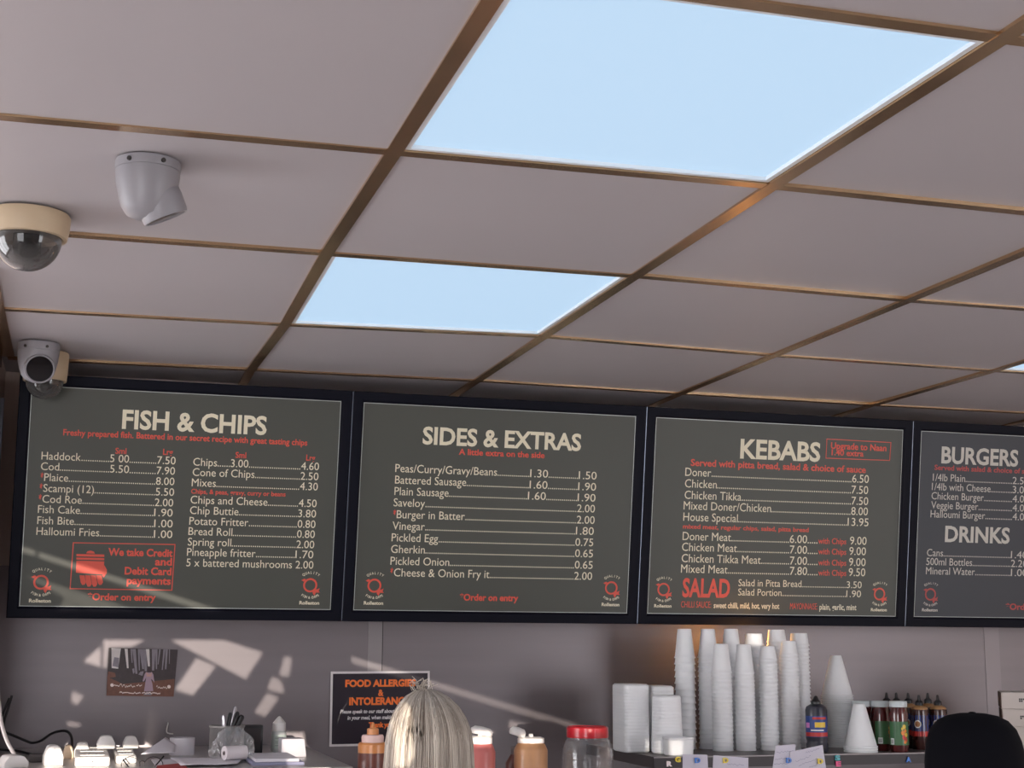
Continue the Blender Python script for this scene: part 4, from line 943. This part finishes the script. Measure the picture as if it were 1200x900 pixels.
for k, (px, py, bx, by, m_, nm) in enumerate([(276.5, 828, .004, .006, M_silver, 'tallest silver pen in the pen pot'), (270, 835, -.006, .0, M_dark, 'slim black pen in the middle of the pen pot'), (279, 834, .006, -.006, M_dark, 'black pen beside the tall silver one in the pen pot'), (284, 838, .014, .002, M_dark, 'thick black marker leaning right in the pen pot'), (262, 838, -.014, -.004, M_silver, 'grey pen leaning left in the pen pot')]):
    t = on_y(px, py, 3.60 + by * .5); b_ = Vector((p.x + bx * .4 - (t.x - p.x) * .5, 3.60 + by, Z_L + .004)); d = (t - b_); L = d.length
    r_ = empty('pen', b_); r_.rotation_euler = d.to_track_quat('Z', 'Y').to_euler(); tag(r_, nm, 'pen', 'pens in the pen pot')
    w = .0065 if 'marker' in nm else .0042
    bm = NB(); lathe(bm, [(0, 0), (w * .4, .002), (w, .012), (w, L * .7)], 14); lathe(bm, [(w, L * .7), (0, L * .7)], 14); obj('barrel', bm, M_silver if m_ is M_silver else M_dark, r_, 'auto')
    bm = NB(); lathe(bm, [(0, L * .7 + .0003), (w * 1.12, L * .7 + .0003), (w * 1.1, L - .004), (w * .6, L), (0, L)], 14); box(bm, w * 1.1, w * 1.1 + .0014, -.0015, .0015, L * .74, L - .002); obj('cap', bm, m_, r_, 'auto')
# plastic bag round the roll
random.seed(11)
bm = NB(); A0, A1 = on_y(246, 895, 3.53), on_y(298, 895, 3.53); w = (A1.x - A0.x) / 2; H = on_y(270, 857, 3.53).z - Z_L
bmesh.ops.create_icosphere(bm, subdivisions=5, radius=1)
for v in bm.verts:
    c = v.co; a = math.atan2(c.y, c.x); k = 1 + .10 * math.sin(5 * a + 3 * c.z) + .06 * math.sin(11 * a - 7 * c.z) + .05 * math.sin(17 * c.x + 9 * c.z)
    s = max(c.z, -.35) ; c.x *= k * w * .93; c.y *= k * .022; c.z = (s + .35) / 1.35 * H * (1 + .10 * math.sin(4 * a) * max(c.z, 0)) 
bg_ = obj('plastic_bag', bm, M_bag, None, True, ((A0.x + A1.x) / 2, 3.532, Z_L + .0065)); tag(bg_, 'crumpled clear plastic bag leaning on the pen pot', 'bag')
sol = bg_.modifiers.new('film', 'SOLIDIFY'); sol.thickness = .0004
# black card terminal box, bottle with nozzle, white box, pile of paper
p0, p1 = on_y(282, 850, 3.74), on_y(305, 850, 3.74); root = empty('card_box', ((p0.x + p1.x) / 2, 3.765, Z_L)); tag(root, 'black box standing behind the pen pot', 'box')
hw = (p1.x - p0.x) / 2 + .008; H = p0.z - Z_L
bm = NB(); box(bm, -hw, hw, -.022, .022, 0, H, bev=.003); obj('case', bm, M_dark, root, 'auto')
bm = NB(); box(bm, -hw + .006, hw - .006, -.0228, -.0222, .01, H - .008); obj('front_panel', bm, mat('dark_grey_panel', (46, 42, 44), .4), root)
p = on_y(326.5, 870, 3.80); root = empty('nozzle_bottle', (p.x, 3.80, Z_L)); tag(root, 'white bottle with a pointed cap and pale label on the left shelf', 'bottle'); R = xr(317.5, 335) * 3.8 / 3.45; z1 = on_y(326, 857, 3.8).z - Z_L; z2 = on_y(326, 847, 3.8).z - Z_L; z3 = on_y(326, 839, 3.8).z - Z_L
bm = NB(); lathe(bm, [(0, 0), (R * .95, 0), (R, .003), (R, z1 - .004), (R * .94, z1), (0, z1)], 32); bd = obj('body', bm, mat('grey_white_bottle', (206, 208, 204), .4), root, 'auto')
bm = NB(); lathe(bm, [(R * .9, z1 + .0003), (R * .92, z1 + .004), (R * .88, z2), (R * .2, z3 - .002), (0, z3)], 32); obj('cap', bm, M_whitep, root, 'auto')
bm = NB(); label_patch(bm, R * 1.01, z1 * .18, z1 * .86, rad(185), rad(355)); lb = obj('label', bm, mat('pale_green_label', (206, 216, 208), .5), bd)
bm = NB()
for z in (.32, .44, .52, .66, .72): label_patch(bm, R * 1.02, z1 * z, z1 * (z + .025), rad(235), rad(300), 4)
obj('label_print', bm, mat('grey_green_print', (132, 146, 140), .5), lb)
q0, q1 = on_y(330, 866, 3.62), on_y(357, 866, 3.62); H = q0.z - Z_L; hw = (q1.x - q0.x) / 2
bm = NB(); vs = box(bm, -hw, hw, -.03, .03, 0, H, bev=.003)
for v in bm.verts: v.co.x += (hw * .22 if v.co.x > 0 else 0) * (1 - v.co.z / H)
tag(obj('white_box', bm, M_paperw, None, 'auto', ((q0.x + q1.x) / 2, 3.65, Z_L)), 'plain white box with a bright face in front of the nozzle bottle', 'box')
for k, (z, pa, pb, nm) in enumerate([(0, 292, 352, 'lower pad of blue grey forms in front of the white box'), (.0075, 296, 346, 'upper pad of white forms in front of the white box')]):
    x0, x1 = on_y(pa, 894, 3.44).x, on_y(pb, 894, 3.44).x
    bm = NB(); box(bm, x0, x1, 3.38, 3.57, Z_L + z + .0002, Z_L + z + .007, bev=.0006, seg=1); tag(obj('form_pad', bm, [mat('blue_grey_paper', (150, 150, 176), .7, var=.1), M_paperw][k]), nm, 'paper pad', 'pads of forms on the left shelf')

# ================================================================ PEOPLE
M_skin = mat('skin', (198, 150, 126), .5, sss=.1, var=.04)
M_shirt = mat('dark_work_shirt', (40, 38, 44), .8, var=.1, scale=60); M_trouser = mat('black_trousers', (26, 26, 30), .8, var=.1, scale=60); M_shoe = mat('black_shoe', (20, 20, 20), .5)
def skin_mesh(name, V, E, R, root_i, m_, parent, sub=2):
    me = bpy.data.meshes.new(name); me.from_pydata(V, E, []); ob = bpy.data.objects.new(name, me); COL.objects.link(ob)
    sk = ob.modifiers.new('skin', 'SKIN'); sk.use_smooth_shade = True
    for i, r_ in enumerate(R):
        d = me.skin_vertices[0].data[i]; d.radius = (r_, r_) if not isinstance(r_, tuple) else r_; d.use_root = (i == root_i)
    ss = ob.modifiers.new('sub', 'SUBSURF'); ss.levels = ss.render_levels = sub
    bpy.context.view_layer.update()
    m2 = bpy.data.meshes.new_from_object(ob.evaluated_get(bpy.context.evaluated_depsgraph_get())); bpy.data.objects.remove(ob)
    for p in m2.polygons: p.use_smooth = True
    o = link(name, m2, m_, parent); return o
def person(x, y, h, label, rz=0):
    root = empty('person', (x, y, 0), rz); tag(root, label, 'person')
    V, E, R = [], [], []
    def add(p, r_, par=None):
        V.append(tuple(c * h for c in p)); R.append(tuple(c * h for c in r_) if isinstance(r_, tuple) else r_ * h)
        if par is not None: E.append((par, len(V) - 1))
        return len(V) - 1
    pel = add((0, 0, .52), (.085, .06)); wa = add((0, 0, .60), (.072, .052), pel); ch = add((0, -.005, .71), (.088, .06), wa); sh = add((0, -.008, .80), (.07, .045), ch)
    nk = add((0, -.003, .845), .034, sh); h0 = add((0, .004, .885), .046, nk); h1 = add((0, .006, .93), (.050, .058), h0); h2 = add((0, 0, .965), (.042, .05), h1)
    add((0, .068, .915), .009, h1); add((.052, -.002, .915), .010, h1); add((-.052, -.002, .915), .010, h1)
    hips = []
    for s in (1, -1):
        sp = add((s * .098, -.006, .795), .036, sh); el = add((s * .125, .0, .63), .026, sp); wr = add((s * .11, .11, .56), .018, el); pa = add((s * .105, .15, .555), (.022, .012), wr)
        th = add((s * .085, .165, .56), .0065, pa); add((s * .078, .185, .557), .006, th)
        for k in range(4):
            f0 = add((s * (.092 + .0085 * k), .178, .556), .0062, pa); f1 = add((s * (.092 + .0085 * k), .196 + (.004 if k in (1, 2) else 0), .548), .0055, f0); add((s * (.092 + .0085 * k), .207 + (.004 if k in (1, 2) else 0), .536), .005, f1)
        hp = add((s * .052, 0, .47), .058, pel); kn = add((s * .056, .008, .275), .037, hp); an = add((s * .056, -.004, .05), .022, kn); add((s * .058, .07, .022), .018, an)
    body = skin_mesh('body', V, E, R, 0, M_skin, root)
    # clothes follow the same joints, a little wider
    V2, E2, R2 = [], [], []
    def a2(i_, g, par=None, p=None):
        r_ = R[i_] if p is None else p[1]; V2.append(V[i_] if p is None else tuple(c * h for c in p[0]))
        R2.append(tuple(c + g * h for c in r_) if isinstance(r_, tuple) else r_ + g * h if p is None else r_ * h)
        if par is not None: E2.append((par, len(V2) - 1))
        return len(V2) - 1
    a = a2(pel, .008); b_ = a2(wa, .010, a); c = a2(ch, .008, b_); d = a2(sh, .010, c)
    arms = [i for i, v in enumerate(V) if abs(abs(v[0]) - .098 * h) < 1e-6 and abs(v[2] - .795 * h) < 1e-6]
    for i_ in arms:
        s = a2(i_, .010, d); e0, e1 = Vector(V[i_]), Vector(V[i_ + 1]); q = e0.lerp(e1, .7) / h; a2(0, 0, s, (tuple(q), .040))
    skin_mesh('shirt', V2, E2, R2, 0, M_shirt, root)
    V2, E2, R2 = [], [], []
    a = a2(pel, .010)
    for s in (1, -1):
        p_ = a2(0, 0, a, ((s * .052, 0, .47), .066)); k_ = a2(0, 0, p_, ((s * .056, .008, .275), .046)); a2(0, 0, k_, ((s * .056, -.002, .06), .034))
    skin_mesh('trousers', V2, E2, R2, 0, M_trouser, root)
    for s in (1, -1):
        bm = NB(); lathe(bm, [(0, 0), (.95, 0), (1, .1), (.95, .5), (.6, .9), (0, 1)], 20, M=Matrix.Translation((s * .057 * h, .028 * h, .0005)) @ Matrix.Diagonal((.034 * h, .082 * h, .05 * h, 1))); obj('shoe', bm, M_shoe, root, True)
    return root, body
# blonde person
HT = on_y(500, 806, 2.88); xh, yh = on_y(501, 880, 2.88).x, 2.88
root, body = person(xh, yh, HT.z - .012, 'person with long straight ash blonde hair seen from behind')
nthair = bpy.data.materials.new('ash_blonde_hair'); nthair.use_nodes = True; nt = nthair.node_tree; pb = nt.nodes['Principled BSDF']
tc = nt.nodes.new('ShaderNodeTexCoord'); mp = nt.nodes.new('ShaderNodeMapping'); mp.inputs['Scale'].default_value = (100, 100, 1.5); nz = nt.nodes.new('ShaderNodeTexNoise'); nz.inputs['Scale'].default_value = 1.6; nz.inputs['Detail'].default_value = 3
cr = nt.nodes.new('ShaderNodeValToRGB'); cr.color_ramp.elements[0].position = .0; cr.color_ramp.elements[0].color = rgb(120, 106, 94); cr.color_ramp.elements[1].position = 1.0; cr.color_ramp.elements[1].color = rgb(206, 196, 182)
at_ = nt.nodes.new('ShaderNodeAttribute'); at_.attribute_name = 'strand'; nt.links.new(at_.outputs['Fac'], cr.inputs[0]); nt.links.new(cr.outputs[0], pb.inputs['Base Color']); pb.inputs['Roughness'].default_value = .38
cz = HT.z - .118; a_, b_, c_ = .083, .100, .116        # hair volume
def hpt(phi, t, k=1.0):
    """phi around the head (0 = right, -90 deg = towards the viewer), t 0 crown -> 1 ends"""
    if t < .42:
        th = t / .42 * math.pi / 2; r_, z = math.sin(th), math.cos(th) * c_
    else: u = (t - .42) / .58; r_, z = 1 + .10 * math.sin(u * 2.2), -u * .24
    x = a_ * r_ * math.cos(phi) * k; y = b_ * r_ * math.sin(phi) * k
    x -= .010 * max(0, 1 - t * 3)
    return Vector((x, y - .012, z))
bm = NB(); lay_ = bm.verts.layers.float.new('strand'); rings = []
for i in range(1, 25):
    t = i / 24; rings.append([bm.verts.new(hpt(2 * math.pi * k / 48, t, .965)) for k in range(48)])
top = bm.verts.new(hpt(0, 0, 1) - Vector((0, 0, .004)))
for v in bm.verts: v[lay_] = .3
for k in range(48): bm.faces.new((top, rings[0][k], rings[0][(k + 1) % 48]))
for A, B in zip(rings, rings[1:]):
    for k in range(48):
        if 12 - 7 < k < 12 + 7 and A is not rings[0] and rings.index(A) > 9: continue     # leave the face open
        bm.faces.new((A[k], A[(k + 1) % 48], B[(k + 1) % 48], B[k]))
random.seed(5)
for s_ in range(900):
    phi = random.uniform(rad(-215), rad(35)); k0 = random.uniform(.965, 1.015); ph2 = phi + random.gauss(0, .07); tw = random.uniform(-.05, .05); l_ = random.uniform(.8, 1)
    pts = []
    for q in range(15):
        t = .015 + (l_ - .015) * q / 14
        pts.append(hpt(phi + (ph2 - phi) * t + tw * math.sin(t * 5), t, k0 + .012 * t * math.sin(s_)))
    n0 = len(bm.verts); val = min(1, max(0, .55 + .3 * math.sin(phi * 9 + 1) * math.sin(phi * 23) + random.gauss(0, .22)))
    tube(bm, pts, [.0004 + .0009 * math.sin(math.pi * min(1, q / 14 + .08)) for q in range(15)], 4, cap=False)
    bm.verts.ensure_lookup_table()
    for v in bm.verts[n0:]: v[lay_] = val
for s_ in range(32):
    n0 = len(bm.verts)      # loose tuft at the crown
    b0 = hpt(random.uniform(-3.2, 0), random.uniform(.0, .08)); dr = Vector((random.gauss(-.15, .35), random.gauss(0, .3), 1)).normalized(); L = random.uniform(.010, .026)
    b0.x -= .010; tube(bm, spline([b0, b0 + dr * L * .6, b0 + dr * L + Vector((random.gauss(.004, .008), 0, -.001))], 3), .0006, 4, cap=False)
    bm.verts.ensure_lookup_table()
    for v in bm.verts[n0:]: v[lay_] = random.uniform(.6, 1)
obj('hair', bm, nthair, root, True, (0, 0, cz))
# person in a black cap
yc = 2.60; ct = on_y(1146, 835.5, yc); xc = on_y(1142, 890, yc).x
root, body = person(xc, yc, ct.z + .008, 'person in a plain black baseball cap seen from behind at the lower right')
M_cap = mat('black_cap_cotton', (7, 7, 14), .9, spec=.15, var=.15, scale=120, bump=.1)
bm = NB(); cz = ct.z - .112; n = 48; prof = [(1.0, -.02), (1.0, .012), (.985, .035), (.94, .060), (.85, .082), (.70, .098), (.50, .107), (.26, .1115), (.0, .112)]
rings = []
for r_, z in prof[:-1]:
    rg = []
    for k in range(n):
        a = 2 * math.pi * k / n; g = 1 - .010 * (abs(math.sin(3 * a)) < .13) ; rg.append(bm.verts.new((.0925 * r_ * g * math.cos(a), .102 * r_ * g * math.sin(a), z)))
    rings.append(rg)
tp = bm.verts.new((0, 0, .112))
for A, B in zip(rings, rings[1:]):
    for k in range(n): bm.faces.new((A[k], A[(k + 1) % n], B[(k + 1) % n], B[k]))
for k in range(n): bm.faces.new((rings[-1][k], rings[-1][(k + 1) % n], tp))
cap_o = obj('cap', bm, M_cap, root, True, (0, 0, cz)); sol = cap_o.modifiers.new('cloth', 'SOLIDIFY'); sol.thickness = .002
bm = NB(); lathe(bm, [(0, .1125), (.008, .1122), (.006, .1138), (.003, .1145), (0, .1147)], 16); obj('button', bm, M_cap, cap_o, True)
bm = NB(); g = []
for u in range(13):
    a = rad(25) + rad(130) * u / 12; r_ = []
    for v in range(5):
        k = 1 + .72 * v / 4 * math.sin(math.pi * u / 12) ** .6; r_.append(bm.verts.new((.0915 * k ** .55 * math.cos(a),   .101 * math.sin(a) * k, -.018 + .012 * math.sin(math.pi * u / 12) - .012 * (v / 4) ** 2)))
    g.append(r_)
for u in range(12):
    for v in range(4): bm.faces.new((g[u][v], g[u + 1][v], g[u + 1][v + 1], g[u][v + 1]))
br = obj('brim', bm, M_cap, cap_o, True); sol = br.modifiers.new('stiff', 'SOLIDIFY'); sol.thickness = .003
bm = NB(); tube(bm, [(-.001, -.0605, .0975), (.002, -.0575, .100)], .0007, 5); obj('lint', bm, M_whitep, cap_o)
bm = NB(); lathe(bm, [(.90, .02), (.97, 0), (.96, -.03), (.9, -.06), (.55, -.075), (0, -.075)], 40, M=Matrix.Diagonal((.089, .098, 1, 1))); obj('hair', bm, mat('brown_hair', (92, 66, 48), .6, var=.3, scale=160), root, True, (0, 0, cz - .022))
